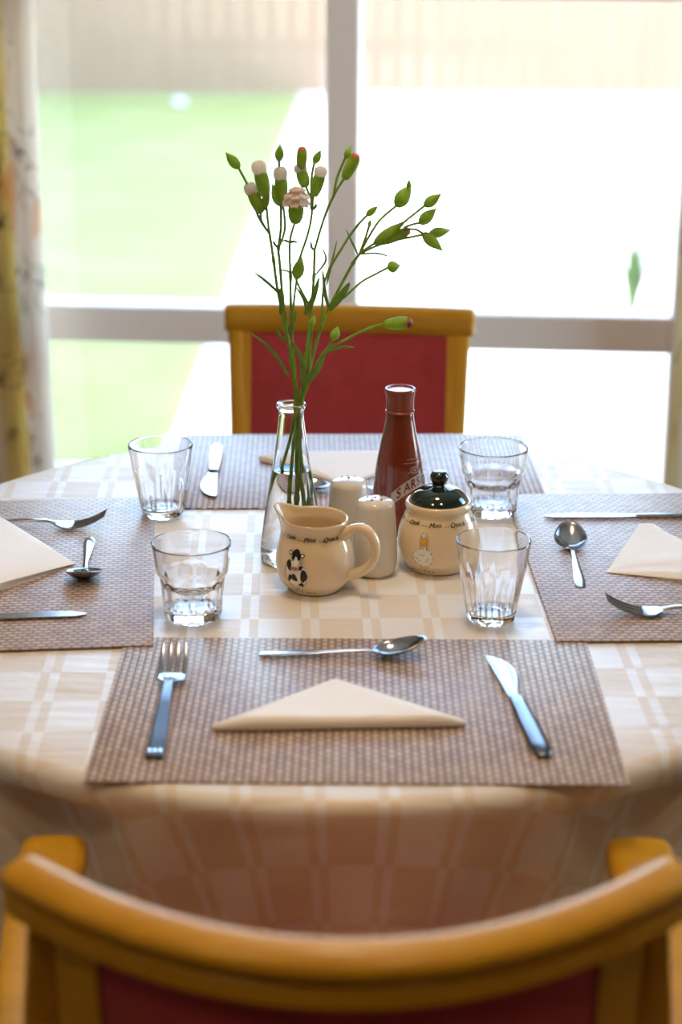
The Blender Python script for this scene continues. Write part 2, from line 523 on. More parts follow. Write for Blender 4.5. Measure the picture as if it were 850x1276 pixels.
# curtains
def curtain_mat():
    m = bpy.data.materials.new('printed curtain'); m.use_nodes = True
    n = N(m); uv = n.coords('UV'); s = n.sep(uv)
    wob = n.math('MULTIPLY_ADD', n.noise(n.mapping(uv, (2, 2, 1)), 1.0, 2), 0.05, s[0])
    bandw = n.math('MODULO', n.math('ADD', wob, 5.0), 0.30)
    band = n.math('MULTIPLY', n.math('GREATER_THAN', bandw, 0.185), n.math('LESS_THAN', bandw, 0.262))
    ground = n.mix(n.noise(n.mapping(uv, (8, 3, 1)), 1.0, 3), (0.74, 0.64, 0.53), (0.82, 0.74, 0.64))
    gold = n.mix(n.noise(n.mapping(uv, (10, 4, 1)), 1.0, 3), (0.66, 0.55, 0.23), (0.78, 0.64, 0.34))
    c = n.mix(band, ground, gold)
    blush = n.noise(n.mapping(uv, (9, 5, 1), loc=(3.1, 0.4, 0)), 1.0, 2)
    c = n.mix(n.math('MULTIPLY', n.math('GREATER_THAN', blush, 0.62), 0.5), c, (0.66, 0.33, 0.15))
    tw = n.noise(n.mapping(uv, (7, 9, 1), (0, 0, 0.6)), 1.0, 3, 0.5, 1.2)
    twig = n.math('LESS_THAN', n.math('ABSOLUTE', n.math('SUBTRACT', tw, 0.5)), 0.012)
    gate = n.math('GREATER_THAN', n.noise(n.mapping(uv, (5, 6, 1), loc=(7, 2, 0)), 1.0, 2), 0.5)
    c = n.mix(n.math('MULTIPLY', n.math('MULTIPLY', twig, gate), 0.8), c, (0.13, 0.12, 0.10))
    n.color(c); n.p.inputs['Roughness'].default_value = 0.85
    t = m.node_tree
    tl = t.nodes.new('ShaderNodeBsdfTranslucent'); n.lk(c, tl.inputs['Color'])
    mx = t.nodes.new('ShaderNodeMixShader'); mx.inputs[0].default_value = 0.42
    n.lk(n.p.outputs[0], mx.inputs[1]); n.lk(tl.outputs[0], mx.inputs[2])
    n.lk(mx.outputs[0], t.nodes['Material Output'].inputs['Surface'])
    return m
M['curtain'] = curtain_mat()
M['brass'] = mat('dull brass', (0.55, 0.42, 0.2), 0.35, 1.0)

def curtain(x0, x1, label, phase):
    t = thing('curtain', label, 'curtain', ((x0+x1)/2, WY-0.10, 0), 0, 'curtains at the window')
    bm = B(); uvl = bm.loops.layers.uv.new('UVMap')
    nu, nv = 150, 22; w = x1-x0
    g = []; us = []
    acc = 0; prev = None
    for i in range(nu+1):
        u = i/nu; x = -w/2+w*u
        y = 0.035*math.sin(2*PI*(u*w/0.125)+phase)+0.012*math.sin(2*PI*u*w/0.31+1)
        if prev: acc += math.hypot(x-prev[0], y-prev[1])
        prev = (x, y); us.append(acc)
        row = []
        for j in range(nv+1):
            v = j/nv
            k = 0.75+0.25*(1-v)+0.12*math.sin(5*v+u*7)
            row.append(bm.verts.new((x+0.006*math.sin(6*v+u*9), y*k, 0.02+2.33*v)))
        g.append(row)
    for i in range(nu):
        for j in range(nv):
            f = bm.faces.new((g[i][j], g[i+1][j], g[i+1][j+1], g[i][j+1]))
            for lp, (a, b) in zip(f.loops, ((i, j), (i+1, j), (i+1, j+1), (i, j+1))):
                lp[uvl].uv = (us[a]+phase, 2.33*b/nv)
    o = obj('curtain_cloth', bm, M['curtain'], t, angle=180); solid(o, 0.0015, 0)
    bm = B(); add_box(bm, -w/2, w/2, -0.05, 0.045, 2.33, 2.386, 0.01); obj('heading', bm, M['curtain'], t)
    return t
curtain(-1.62, -0.878, 'patterned curtain with olive gold stripes gathered beside the lawn side of the window', 0.2)
curtain(0.372, 1.05, 'patterned beige and gold curtain gathered beside the sunlit paving side of the window', 2.1)
t = thing('curtain_rail', 'long brass curtain pole above the window', 'curtain rail', (0, WY-0.10, 2.40))
bm = B(); add_tube(bm, [Vector((-1.75, 0, 0)), Vector((1.2, 0, 0))], 0.012, 16); obj('pole', bm, M['brass'], t)
for x in (-1.75, 1.2):
    bm = B(); bmesh.ops.create_uvsphere(bm, u_segments=16, v_segments=10, radius=0.022, matrix=Matrix.Translation((x, 0, 0))); obj('finial', bm, M['brass'], t)
for x in (-1.72, 1.17):
    bm = B(); add_box(bm, x-0.012, x+0.012, 0, 0.098, -0.012, 0.012, 0.003); obj('bracket', bm, M['brass'], t)

# ================================================================ outside
def quad(pts, z=0.0, mats=None, name='lawn', thick=0.15):
    bm = B()
    lo = [bm.verts.new(W(x, y, z-thick)) for x, y in pts]; hi = [bm.verts.new(W(x, y, z)) for x, y in pts]
    bm.faces.new(list(reversed(lo))); bm.faces.new(hi)
    for i in range(len(pts)):
        j = (i+1) % len(pts); bm.faces.new((lo[i], lo[j], hi[j], hi[i]))
    return struct(name, bm, mats)
def lawn_mat():
    m = mat('mown grass', (0.2, 0.3, 0.08), 0.9, Specular_IOR_Level=0.1)
    n = N(m); v = n.coords(); a = n.noise(v, 1.6, 3, 0.6); b = n.noise(v, 60, 3)
    f = n.math('MULTIPLY_ADD', b, 0.35, n.math('MULTIPLY', a, 0.65))
    n.color(n.ramp(f, [(0.35, (0.30, 0.292, 0.095)), (0.65, (0.355, 0.34, 0.13))])); n.bump(b, 0.6, 0.02)
    return m
def paving_mat():
    m = mat('pale concrete paving', (0.7, 0.66, 0.62), 0.85)
    n = N(m); v = n.coords(); a = n.noise(v, 5, 4)
    n.color(n.ramp(a, [(0.3, (0.54, 0.49, 0.45)), (0.7, (0.63, 0.585, 0.54))]))
    return m
yb = lambda y: -0.40+0.02*(y-4.7)          # edge between lawn and paving
Y0, Y1 = 3.2, 16.0
quad([(-16, Y0+1.4), (yb(4.6)-0.07, Y0+1.4), (yb(Y1)-0.07, Y1), (-16, Y1)], 0.0, lawn_mat(), 'lawn')
PAV = paving_mat()
quad([(-16, 4.28), (2.45, 3.7), (2.45, 4.6), (yb(4.6)-0.07, 4.6), (-16, 4.6)], -0.004, PAV, 'path')
quad([(yb(4.6)-0.07, 4.6), (2.45, 4.6), (16, 4.6), (16, Y1), (yb(Y1)-0.07, Y1)], -0.004, PAV, 'path')
quad([(2.15, -4), (16, -4), (16, 4.6), (2.45, 4.6)], -0.004, PAV, 'path')

M['fence_wood'] = wood('weathered fence boards', (0.275, 0.172, 0.105), (0.315, 0.205, 0.132), 0.8, 0.3, 'Z', 0.0)
t = thing('garden_fence', 'tall fence of pale upright timber boards closing the garden', 'fence', W(0, 13.06), PSI)
bm = B(); x = -14.0; k = 0
while x < 14:
    dz = 0.012*math.sin(k*12.9898)
    add_box(bm, x, x+0.143, 0.0, 0.02, 0.02, 1.80+dz); x += 0.146; k += 1
obj('board_panel', bm, M['fence_wood'], t, smooth=False)
for z in (0.3, 0.95, 1.6):
    bm = B(); add_box(bm, -14, 14, 0.02, 0.06, z, z+0.08); obj('rail', bm, M['fence_wood'], t, smooth=False)
for i in range(11):
    bm = B(); add_box(bm, -12.55+2.5*i, -12.45+2.5*i, 0.06, 0.16, 0, 1.85, 0.01); obj('post', bm, M['fence_wood'], t, smooth=False)

# the wing of the building on the left: its eave throws the long shade over the lawn
off = 2.8/0.645
bm = B()
pts = [(yb(3.3)+0.03-off, 3.3), (yb(22)+0.03-off, 22), (-11.5, 22), (-11.5, 3.3)]
lo = [bm.verts.new(W(x, y, 0)) for x, y in pts]; hi = [bm.verts.new(W(x, y, 2.8)) for x, y in pts]
bm.faces.new(list(reversed(lo))); bm.faces.new(hi)
for i in range(4): bm.faces.new((lo[i], lo[(i+1) % 4], hi[(i+1) % 4], hi[i]))
struct('wall_outside', bm, mat('pale outside render', (0.62, 0.55, 0.46), 0.85))

# small plant and the pale stone
t = thing('garden_plant', 'small upright green plant growing at the edge of the sunlit paving', 'plant', W(1.01, 6.3))
r2 = random.Random(3); PLANT = leafy('garden leaf', (0.05, 0.10, 0.025), (0.10, 0.16, 0.045), 0.2)
for i in range(34):
    a = r2.uniform(0, 2*PI); lean = r2.uniform(0.01, 0.065); h = r2.uniform(0.17, 0.30); w = 0.011
    bm = B(); c, s = math.cos(a), math.sin(a); prev = None
    for k in range(7):
        u = k/6; rr = 0.008+lean*u**1.6; ww = w*(1-u**2)+0.0006
        q = Vector((c*rr, s*rr, h*u)); d = Vector((-s, c, 0))*ww
        pr_ = (bm.verts.new(q+d), bm.verts.new(q-d+Vector((c, s, 0))*0.002))
        if prev: bm.faces.new((prev[0], prev[1], pr_[1], pr_[0]))
        prev = pr_
    solid(obj('leaf', bm, PLANT, t), 0.001)
bm = B(); bmesh.ops.create_icosphere(bm, subdivisions=3, radius=0.052)
for v in bm.verts:
    v.co *= 1+0.18*noise.noise(v.co*14); v.co.z = v.co.z*0.75+0.035
o = obj('stone', bm, mat('pale stone', (0.5, 0.48, 0.44), 0.8)); o.location = W(-1.08, 12.35)
tag(o, 'small pale stone lying on the shaded lawn near the fence', 'stone')

# ================================================================ chairs
def chair(label, loc, rotz, w, h, sag, arms, postw, stile, rz):
    """sitter faces +y; the origin lies on the floor under the middle of the top rail"""
    t = thing('dining_chair', label, 'chair', loc, rotz)
    cy = lambda x: sag*(2*x/w)**2
    # top rail: a roll over a flat band
    sec = [(0.013, -0.006), (0.010, -0.001), (0.003, 0.001), (-0.007, -0.001), (-0.0145, -0.006), (-0.018, -0.013), (-0.0165, -0.0205), (-0.012, -0.0245),
           (-0.0115, -0.027), (-0.0145, -0.030), (-0.0145, -0.048), (-0.010, -0.050), (0.008, -0.050), (0.012, -0.046), (0.014, -0.02)]
    bm = B(); loops = []
    xs = [-w/2, -w/2+0.003]+[-w/2+0.008+(w-0.016)*i/28 for i in range(29)]+[w/2-0.003, w/2]
    for i, x in enumerate(xs):
        e = 0.82 if i in (0, len(xs)-1) else (0.94 if i in (1, len(xs)-2) else 1.0)
        dy = 2*sag*(2*x/w)*(2/w)
        nrm = Vector((-dy, 1)).normalized()
        loops.append([(x+nrm.x*(y*e), cy(x)+nrm.y*(y*e), h+(-0.024+(z+0.024)*e)*rz) for y, z in sec])
    add_loft(bm, loops); obj('top_rail', bm, M['beech'], t, angle=50)
    # posts that run on as rear legs
    pz = [h-0.047*rz, h-0.10, h-0.2, 0.47, 0.40, 0.2, 0.0]
    for sx in (-1, 1):
        loops = []
        for z in pz:
            k = (h-0.048-z)/(h-0.048)
            xo = w/2-0.006+(0.085 if arms else -0.02)*min(k, 0.3)/1.0
            ww = postw*(1+(0.9 if arms else 0.25)*min(1, k*2.2))
            y = cy(w/2)+0.055*math.sin(min(1, k*1.3)*PI/2)*(1 if z > 0.41 else 1)-0.10*max(0, (0.45-z)/0.45)**1.3
            th = 0.026+0.012*min(1, k*2)
            loops.append([(sx*(xo-ww/2)+u, y+v, z) for u, v in superloop(16, ww, th, 4.5)])
        bm = B(); add_loft(bm, loops); o = obj('leg', bm, M['beech_up'], t)
    # padded panel in its frame
    zb = 0.52
    def sheet(xa, xb, za, zc, yo, th, bulge=0.0, nx=22, nz=8):
        bm = B(); f = []; b = []
        for j in range(nz+1):
            z = za+(zc-za)*j/nz; k = (h-z)/(h)
            lean = 0.055*math.sin(min(1, (h-0.048-z)/(h-0.048)*1.3)*PI/2)
            r0, r1 = [], []
            for i in range(nx+1):
                x = xa+(xb-xa)*i/nx
                q = bulge*(1-abs(2*i/nx-1)**4)*(1-abs(2*j/nz-1)**4)
                r0.append(bm.verts.new((x, cy(x)+lean+yo+th+q, z))); r1.append(bm.verts.new((x, cy(x)+lean+yo-q, z)))
            f.append(r0); b.append(r1)
        for j in range(nz):
            for i in range(nx):
                bm.faces.new((f[j][i], f[j][i+1], f[j+1][i+1], f[j+1][i])); bm.faces.new((b[j][i+1], b[j][i], b[j+1][i], b[j+1][i+1]))
            bm.faces.new((b[j][0], f[j][0], f[j+1][0], b[j+1][0])); bm.faces.new((f[j][nx], b[j][nx], b[j+1][nx], f[j+1][nx]))
        for i in range(nx):
            bm.faces.new((f[0][i+1], f[0][i], b[0][i], b[0][i+1])); bm.faces.new((f[nz][i], f[nz][i+1], b[nz][i+1], b[nz][i]))
        return bm
    xi = w/2-0.006-postw
    for sx in (-1, 1):
        a, b2 = sorted((sx*(xi+0.004), sx*(xi-stile)))
        obj('back_stile', sheet(a, b2, zb-0.03, h-0.046*rz, -0.008, 0.020, 0, 3, 8), M['beech_up'], t, angle=30)
    obj('back_rail', sheet(-xi+stile, xi-stile, zb-0.03, zb, -0.008, 0.020, 0, 16, 2), M['beech'], t, angle=30)
    obj('backrest_pad', sheet(-xi+stile, xi-stile, zb, h-0.049*rz, -0.005, 0.014, 0.008), M['red_fabric'], t, angle=30)
    # seat
    y0 = cy(w/2)+0.03 if not arms else 0.075
    D = 0.43; sw = w-0.02
    bm = B(); add_box(bm, -sw/2, sw/2, y0, y0+D, 0.36, 0.42, 0.008); obj('seat_frame', bm, M['beech'], t)
    bm = B(); add_box(bm, -sw/2+0.008, sw/2-0.008, y0+0.006, y0+D+0.005, 0.42, 0.475, 0.022, 4); obj('seat', bm, M['red_fabric'], t)
    ytip = 0.393
    for sx in (-1, 1):
        xl = sx*(sw/2-0.012)
        top = 0.665 if arms else 0.37
        yl = ytip-0.05 if arms else y0+D-0.03
        xt = sx*0.242 if arms else xl
        loops = []
        for z in (0.0, 0.2, 0.36, 0.45, top):
            k = 0 if z < 0.4 else min(1, (z-0.36)/(top-0.36) if top > 0.37 else 0)
            loops.append([(xl+(xt-xl)*k+u, yl+v+(-0.0)*k, z) for u, v in superloop(16, 0.028+0.01*min(1, z/0.36), 0.03+0.008*min(1, z/0.36), 4)])
        bm = B(); add_loft(bm, loops); obj('leg', bm, M['beech_up'], t)
    if arms:
        for sx in (-1, 1):
            st = []
            for y, ww, th in ((0.098, 0.030, 0.022), (0.13, 0.034, 0.024), (0.20, 0.044, 0.026), (0.28, 0.052, 0.028), (0.34, 0.056, 0.029), (ytip-0.012, 0.056, 0.029), (ytip-0.005, 0.051, 0.027), (ytip-0.001, 0.043, 0.023), (ytip, 0.034, 0.018)):
                st.append((y, ww, th, 0.676, sx*(0.231+0.012*min(1, (y-0.098)/0.2))))
            bm = B(); loft_y(bm, st, 20, 4); obj('armrest', bm, M['beech'], t, angle=50)
    return t
p = W(0.006, 0.975); chair('beech armchair with curved top rail and red back, pushed up to the table', p, PSI, 0.443, 0.83, 0.108, True, 0.026, 0.027, 0.76)
p = W(0.012, 2.80); chair('beech chair with straight top rail and red padded back, standing between table and window', p, PSI-R(4.1)+PI, 0.387, 0.82, 0.012, False, 0.022, 0.013, 0.88)

# ================================================================ table and cloth
t = thing('dining_table', 'round pedestal dining table hidden under the checked cloth', 'table', W(TCX, TCY), PSI)
bm = B(); add_lathe(bm, [(0, 0.712), (0.500, 0.712), (0.507, 0.717), (0.508, 0.732), (0.505, 0.738), (0, 0.738)], 96); obj('tabletop', bm, M['table_wood'], t)
bm = B(); add_lathe(bm, [(0.03, 0.06), (0.045, 0.10), (0.04, 0.3), (0.042, 0.62), (0.09, 0.69), (0.16, 0.712)], 40); obj('pedestal', bm, M['table_wood'], t)
for k in range(4):
    a = PI/4+k*PI/2; bm = B()
    pts = [Vector((math.cos(a)*r, math.sin(a)*r, z)) for r, z in ((0.02, 0.14), (0.12, 0.11), (0.24, 0.05), (0.31, 0.02))]
    add_tube(bm, spline(pts, 4), [0.03, 0.03, 0.029, 0.028, 0.027, 0.026, 0.025, 0.024, 0.023, 0.022, 0.021, 0.02, 0.0195], 12); obj('foot', bm, M['table_wood'], t)

def tablecloth():
    bm = B(); uvl = bm.loops.layers.uv.new('UVMap')
    nphi = 288; er = 0.014; rf = TR-er; drop = 0.215
    rows = [('f', rf*i/14, rf*i/14) for i in range(1, 15)]
    rows += [('e', i/5*PI/2, rf+er*i/5*PI/2) for i in range(1, 6)]
    rows += [('d', i/22, rf+er*PI/2+drop*i/22) for i in range(1, 23)]
    centre = bm.verts.new((0, 0, TOP)); g = []
    for kind, q, s in rows:
        ring = []
        for k in range(nphi):
            a = 2*PI*k/nphi
            F = 0.50*math.sin(8*a+0.6+0.5*math.sin(2*a))+0.34*math.sin(13*a+2.0)+0.25*math.sin(5*a-0.7)
            if kind == 'f': r, z = q, TOP
            elif kind == 'e': r, z = rf+er*math.sin(q), TOP-er*(1-math.cos(q))
            else:
                r = TR+(0.006+0.020*F)*q**0.85+0.004*math.sin(23*a+7*q)*q-0.006*q
                r -= 0.052*q*math.exp(-((a-1.5*PI)/0.42)**4)
                z = TOP-er-drop*q+0.006*F*q
                x, y = r*math.cos(a), r*math.sin(a)
                for cx in (-0.238, 0.254):            # pressed in by the arms of the near chair
                    dx = (x-cx)/0.052
                    if y < 0 and abs(dx) < 2.2:
                        wgt = math.exp(-dx**4)*min(1, max(0, (0.716-z)/0.02))
                        lim = TR-0.028
                        if r > lim: r = r+(lim-r)*wgt
            ring.append(bm.verts.new((r*math.cos(a), r*math.sin(a), z)))
        g.append((ring, s))
    def uvof(s, k): a = 2*PI*k/nphi; return (s*math.cos(a)+1, s*math.sin(a)+1)
    r0, s0 = g[0]
    for k in range(nphi):
        f = bm.faces.new((centre, r0[k], r0[(k+1) % nphi]))
        for lp, u in zip(f.loops, ((1, 1), uvof(s0, k), uvof(s0, k+1))): lp[uvl].uv = u
    for (ra, sa), (rb, sb) in zip(g[:-1], g[1:]):
        for k in range(nphi):
            j = (k+1) % nphi
            f = bm.faces.new((ra[k], rb[k], rb[j], ra[j]))
            for lp, u in zip(f.loops, (uvof(sa, k), uvof(sb, k), uvof(sb, k+1), uvof(sa, k+1))): lp[uvl].uv = u
    o = obj('tablecloth', bm, M['cloth'], None, angle=180); solid(o, 0.0012)
    o.location = W(TCX, TCY); o.rotation_euler = (0, 0, PSI)
    return tag(o, 'white and beige checked damask cloth draped over the round table', 'tablecloth')
tablecloth()

# ================================================================ place mats
def placemat_mesh():
    bm = B(); add_box(bm, -0.225, 0.225, -0.152, 0.152, 0.0, 0.0016, 0.0006, 2)
    o = obj('placemat', bm, M['mat'], None, angle=30); return o
pm = placemat_mesh()
MG = 'woven place mats round the table'
def setmat(o, x, y, z, a, label):
    o.location = W(x, y, z); o.rotation_euler = (0, 0, PSI+a); tag(o, label, 'placemat', MG)
setmat(pm, 0.0143, 1.5096, TOP+0.0004, R(-0.36), 'brown woven place mat nearest the armchair, under the triangular napkin')
for x, y, z, a, lb in ((-0.3531, 1.8501, TOP+0.0022, R(-84.7), 'brown woven place mat on the lawn side, under the serrated knife'),
                       (0.3555, 1.8833, TOP+0.0022, R(91.7), 'brown woven place mat on the right, under the round bowled spoon'),
                       (0.020, 2.208, TOP+0.0004, R(1.2), 'greyish woven place mat at the far side of the table by the window')):
    o = pm.copy(); C.objects.link(o); setmat(o, x, y, z, a, lb)

# ================================================================ glasses
def tumbler_facet(label, x, y, rot):
    """flared tumbler with nine tall flutes that end in arches under a plain rim"""
    def rc(z): return 0.0242+0.0132*(z/0.0855)**0.82
    def outer(r, z, a):
        if z > 0.066 or r < 0.018: return r
        seg = 2*PI/9; b = (a % seg)-seg/2
        d = r*(0.93+0.07*(z/0.062)**2)
        return min(r, d/math.cos(b)*0.995)
    prof = [(0, 0.0012), (0.016, 0.0010), (0.0205, 0.0), (0.0228, 0.0012)]
    prof += [(rc(z), z) for z in [0.0035+0.0815*i/40 for i in range(41)]]
    prof += [(rc(0.0855)-0.0004, 0.0858), (rc(0.0855)-0.0012, 0.0860), (rc(0.0855)-0.0020, 0.0856)]
    zi = [0.084-0.072*i/30 for i in range(31)]
    prof += [(rc(z)-0.0021-0.0014*(1-z/0.0855), z) for z in zi]
    prof += [(rc(0.012)-0.0055, 0.0096), (0.012, 0.0088), (0, 0.0086)]
    half = len(prof)-34
    t = thing('tumbler', label, 'glass', W(x, y, TOP+0.0003), PSI+rot, 'drinking glasses on the table')
    bm = B()
    def rm(r, z, a):
        if r < rc(max(z, 0.001))-0.0016: return r
        return outer(r, z, a)
    add_lathe(bm, prof, 126, rm); obj('glass_body', bm, M['glass'], t, angle=25)
    return t
def tumbler_step(label, x, y, rot):
    """wide rimmed tumbler: plain band above a step, ten flat panels below, heavy base"""
    z1, z2 = 0.0425, 0.0515
    def ro(z):
        if z >= z2: return 0.0362+0.0040*(z-z2)/(0.0803-z2)
        if z <= z1: return 0.0282+0.0042*z/z1
        k = (z-z1)/(z2-z1); k = k*k*(3-2*k); return 0.0324+(0.0362-0.0324)*k
    prof = [(0, 0.0016), (0.018, 0.0014), (0.0240, 0.0), (0.0268, 0.0008), (0.0281, 0.0028)]
    prof += [(ro(z), z) for z in [0.0045+0.0755*i/44 for i in range(45)]]
    prof += [(0.0399, 0.0803), (0.0391, 0.0806), (0.0383, 0.0802)]
    prof += [(ro(max(z, 0.05))-0.0022-(0.0066 if z < 0.0515 else 0.0)*min(1, (0.0515-z)/0.016 if z < 0.0515 else 0), z) for z in [0.079-0.062*i/30 for i in range(31)]]
    prof += [(0.0262, 0.0142), (0.020, 0.0130), (0.010, 0.0126), (0, 0.0124)]
    def rm(r, z, a):
        seg = 2*PI/10; b = (a % seg)-seg/2
        if z < 0.049 and r > ro(z)-0.0012 and z > 0.001:
            k = min(1, (0.049-z)/0.006)
            return r*(1-k)+k*min(r, r*0.965/math.cos(b))
        if z < 0.0145 and 0.009 < r < 0.027 and z > 0.008:
            return r*(1+0.05*math.cos(20*a))
        return r
    t = thing('tumbler', label, 'glass', W(x, y, TOP+0.0003), PSI+rot, 'drinking glasses on the table')
    bm = B(); add_lathe(bm, prof, 120, rm); obj('glass_body', bm, M['glass'], t, angle=25)
    return t
tumbler_step('clear stepped tumbler standing alone on the cloth left of the milk jug', -0.1484, 1.7193, 0.1)
g1 = tumbler_facet('clear fluted tumbler with arched flutes standing in front of the sugar bowl', 0.1514, 1.716, 0.2)
g2 = dup(g1, W(-0.2078, 2.0261, TOP+0.0028), 0.9, 'clear fluted tumbler at the far left, beside the pale broad knife')
g3 = tumbler_step('clear stepped tumbler standing behind the sugar bowl with the dark lid', 0.176, 2.0336, 0.5)
g3.location.z = TOP+0.0042

# ================================================================ milk jug
def milk_jug():
    t = thing('milk_jug', 'cream pottery milk jug painted with a black and white cow', 'jug', W(-0.0267, 1.8026, TOP+0.0003), PSI)
    outer = smooth_prof([(0.0, 0.0018), (0.022, 0.0015), (0.0255, 0.0), (0.0300, 0.0035), (0.0375, 0.0130), (0.0412, 0.0250), (0.0415, 0.0350), (0.0392, 0.0480), (0.0355, 0.0580), (0.0332, 0.0650), (0.0333, 0.0705), (0.0348, 0.0770)], 5)
    inner = smooth_prof([(0.0336, 0.0785), (0.0318, 0.0770), (0.0302, 0.0700), (0.0303, 0.0650), (0.0330, 0.0570), (0.0370, 0.0450), (0.0380, 0.0320), (0.0350, 0.0150), (0.0260, 0.0065), (0.0, 0.0050)], 5)
    bm = B(); add_lathe(bm, outer+inner, 96)
    sp = R(150)
    for v in bm.verts:
        a = math.atan2(v.co.y, v.co.x); d = abs((a-sp+PI) % (2*PI)-PI); r = math.hypot(v.co.x, v.co.y)
        k = max(0, min(1, (v.co.z-0.046)/0.034)); k = k*k*(3-2*k)
        w = k*math.exp(-(d/0.36)**2)
        if r > 0.02:
            f = (r+0.0145*w)/r; v.co.x *= f; v.co.y *= f; v.co.z += 0.0062*w
            v.co.z += 0.0012*k*math.cos(d)*0.6
    obj('jug_body', bm, M['ceramic'], t, angle=60)
    a = R(-24); bm = B()
    pts = [Vector((r*math.cos(a), r*math.sin(a), z)) for r, z in ((0.0305, 0.0605), (0.041, 0.0700), (0.054, 0.0735), (0.0645, 0.0665), (0.0685, 0.0520), (0.0640, 0.0370), (0.0530, 0.0265), (0.0385, 0.0200))]
    sp_ = spline(pts, 6); n = len(sp_)
    add_tube(bm, sp_, [0.0062+0.0022*abs(2*i/(n-1)-1)**3 for i in range(n)], 14, 0.78); obj('handle', bm, M['ceramic'], t, angle=80)
    # painted words
    d = Decal(outer, R(-90), 0.0345, 0.00022)
    words = ['Baa', 'Oink', 'Moo', 'Quack', 'Baa', 'Oink', 'Moo', 'Quack']
    for k in range(8):
        ang = R(-9+38*(k-2))
        if ang > R(275) or -(ang) > R(95): continue
        if R(200) < (ang % (2*PI)) < R(282): continue
        zf = lambda x, q=k: 0.0622+0.0005*math.sin(x*260+q)
        [d.text(words[k], 0.0068, ang*0.0345+e, zf, 0, 0.22, 0.0, align='CENTER', xscale=1.0) for e in (-0.00016, 0.0, 0.00016)]
        for j in range(3): d.ellipse(ang*0.0345+0.0108+j*0.0026+(0.002 if words[k] == 'Quack' else 0), zf(0)+0.0006, 0.0006, 0.0006, 0, n=8)
    d.done('painted_words', M['ink'], t)
    # the cow
    d = Decal(outer, R(-118), 0.0412, 0.00022)
    X = lambda zx: (zx-200)*0.0001384
    Z = lambda zy: 0.0557-(zy-455)*0.0001448
    K = 0.0001400
    INK, WHT, PNK, GRN = 0, 1, 2, 3
    d.poly([(X(x), Z(y)) for x, y in ((186, 540), (150, 548), (124, 585), (114, 640), (124, 690), (150, 722), (176, 745), (232, 748), (268, 722), (288, 680), (290, 635), (276, 590), (246, 556), (222, 540))], WHT)
    d.ellipse(X(142), Z(583), 22*K, 42*K, INK, 0.25, wob=.08)
    d.ellipse(X(262), Z(652), 27*K, 50*K, INK, -0.1, wob=.12)
    d.ellipse(X(186), Z(672), 24*K, 31*K, INK, 0.4, wob=.12)
    d.ellipse(X(147), Z(678), 15*K, 34*K, INK, -0.5, wob=.1)
    d.ellipse(X(240), Z(722), 22*K, 15*K, INK, 0.3, wob=.1)
    d.ellipse(X(240), Z(590), 14*K, 20*K, INK, -0.5, wob=.1)
    for x, y in ((186, 744), (232, 746)):
        d.poly([(X(x-11), Z(y)), (X(x+11), Z(y)), (X(x+9), Z(y+30)), (X(x-8), Z(y+30))], WHT)
        d.stroke([(X(x-11), Z(y-6)), (X(x-9), Z(y+30))], 3.5*K, INK); d.stroke([(X(x+11), Z(y-6)), (X(x+9), Z(y+30))], 3.5*K, INK)
        d.ellipse(X(x), Z(y+30), 11*K, 6*K, INK)
    d.poly([(X(x), Z(y)) for x, y in ((166, 500), (235, 500), (226, 560), (226, 600), (166, 600), (172, 555))], WHT)
    d.poly([(X(x), Z(y)) for x, y in ((165, 532), (166, 492), (178, 468), (200, 458), (222, 466), (236, 490), (238, 530), (218, 540), (205, 512), (196, 512), (182, 545))], INK)
    for x in (150, 252):
        d.ellipse(X(x), Z(488 if x < 200 else 500), 19*K, 17*K, INK); d.ellipse(X(x), Z(488 if x < 200 else 500), 11*K, 9.5*K, WHT)
    d.ellipse(X(196), Z(598), 36*K, 15*K, PNK)
    d.ellipse(X(183), Z(596), 4*K, 5*K, INK, n=8); d.ellipse(X(209), Z(596), 4*K, 5*K, INK, n=8)
    ol = [(186, 540), (150, 548), (124, 585), (114, 640), (124, 690), (150, 722), (176, 745)]
    d.stroke([(X(x), Z(y)) for x, y in ol], 3*K, INK)
    ol = [(232, 748), (268, 722), (288, 680), (290, 635), (276, 590), (246, 556), (222, 540)]
    d.stroke([(X(x), Z(y)) for x, y in ol], 3*K, INK)
    r3 = random.Random(5)
    for i in range(26):
        x = r3.uniform(130, 350); y = 770+0.07*(x-150)+r3.uniform(-3, 6)
        d.stroke([(X(x), Z(y+8)), (X(x+r3.uniform(4, 16)), Z(y-r3.uniform(0, 6)))], 3.5*K, GRN if i % 4 else INK)
    d.done('painted_cow', [M['ink'], M['chalk'], M['pink'], M['grass_ink']], t)
milk_jug()

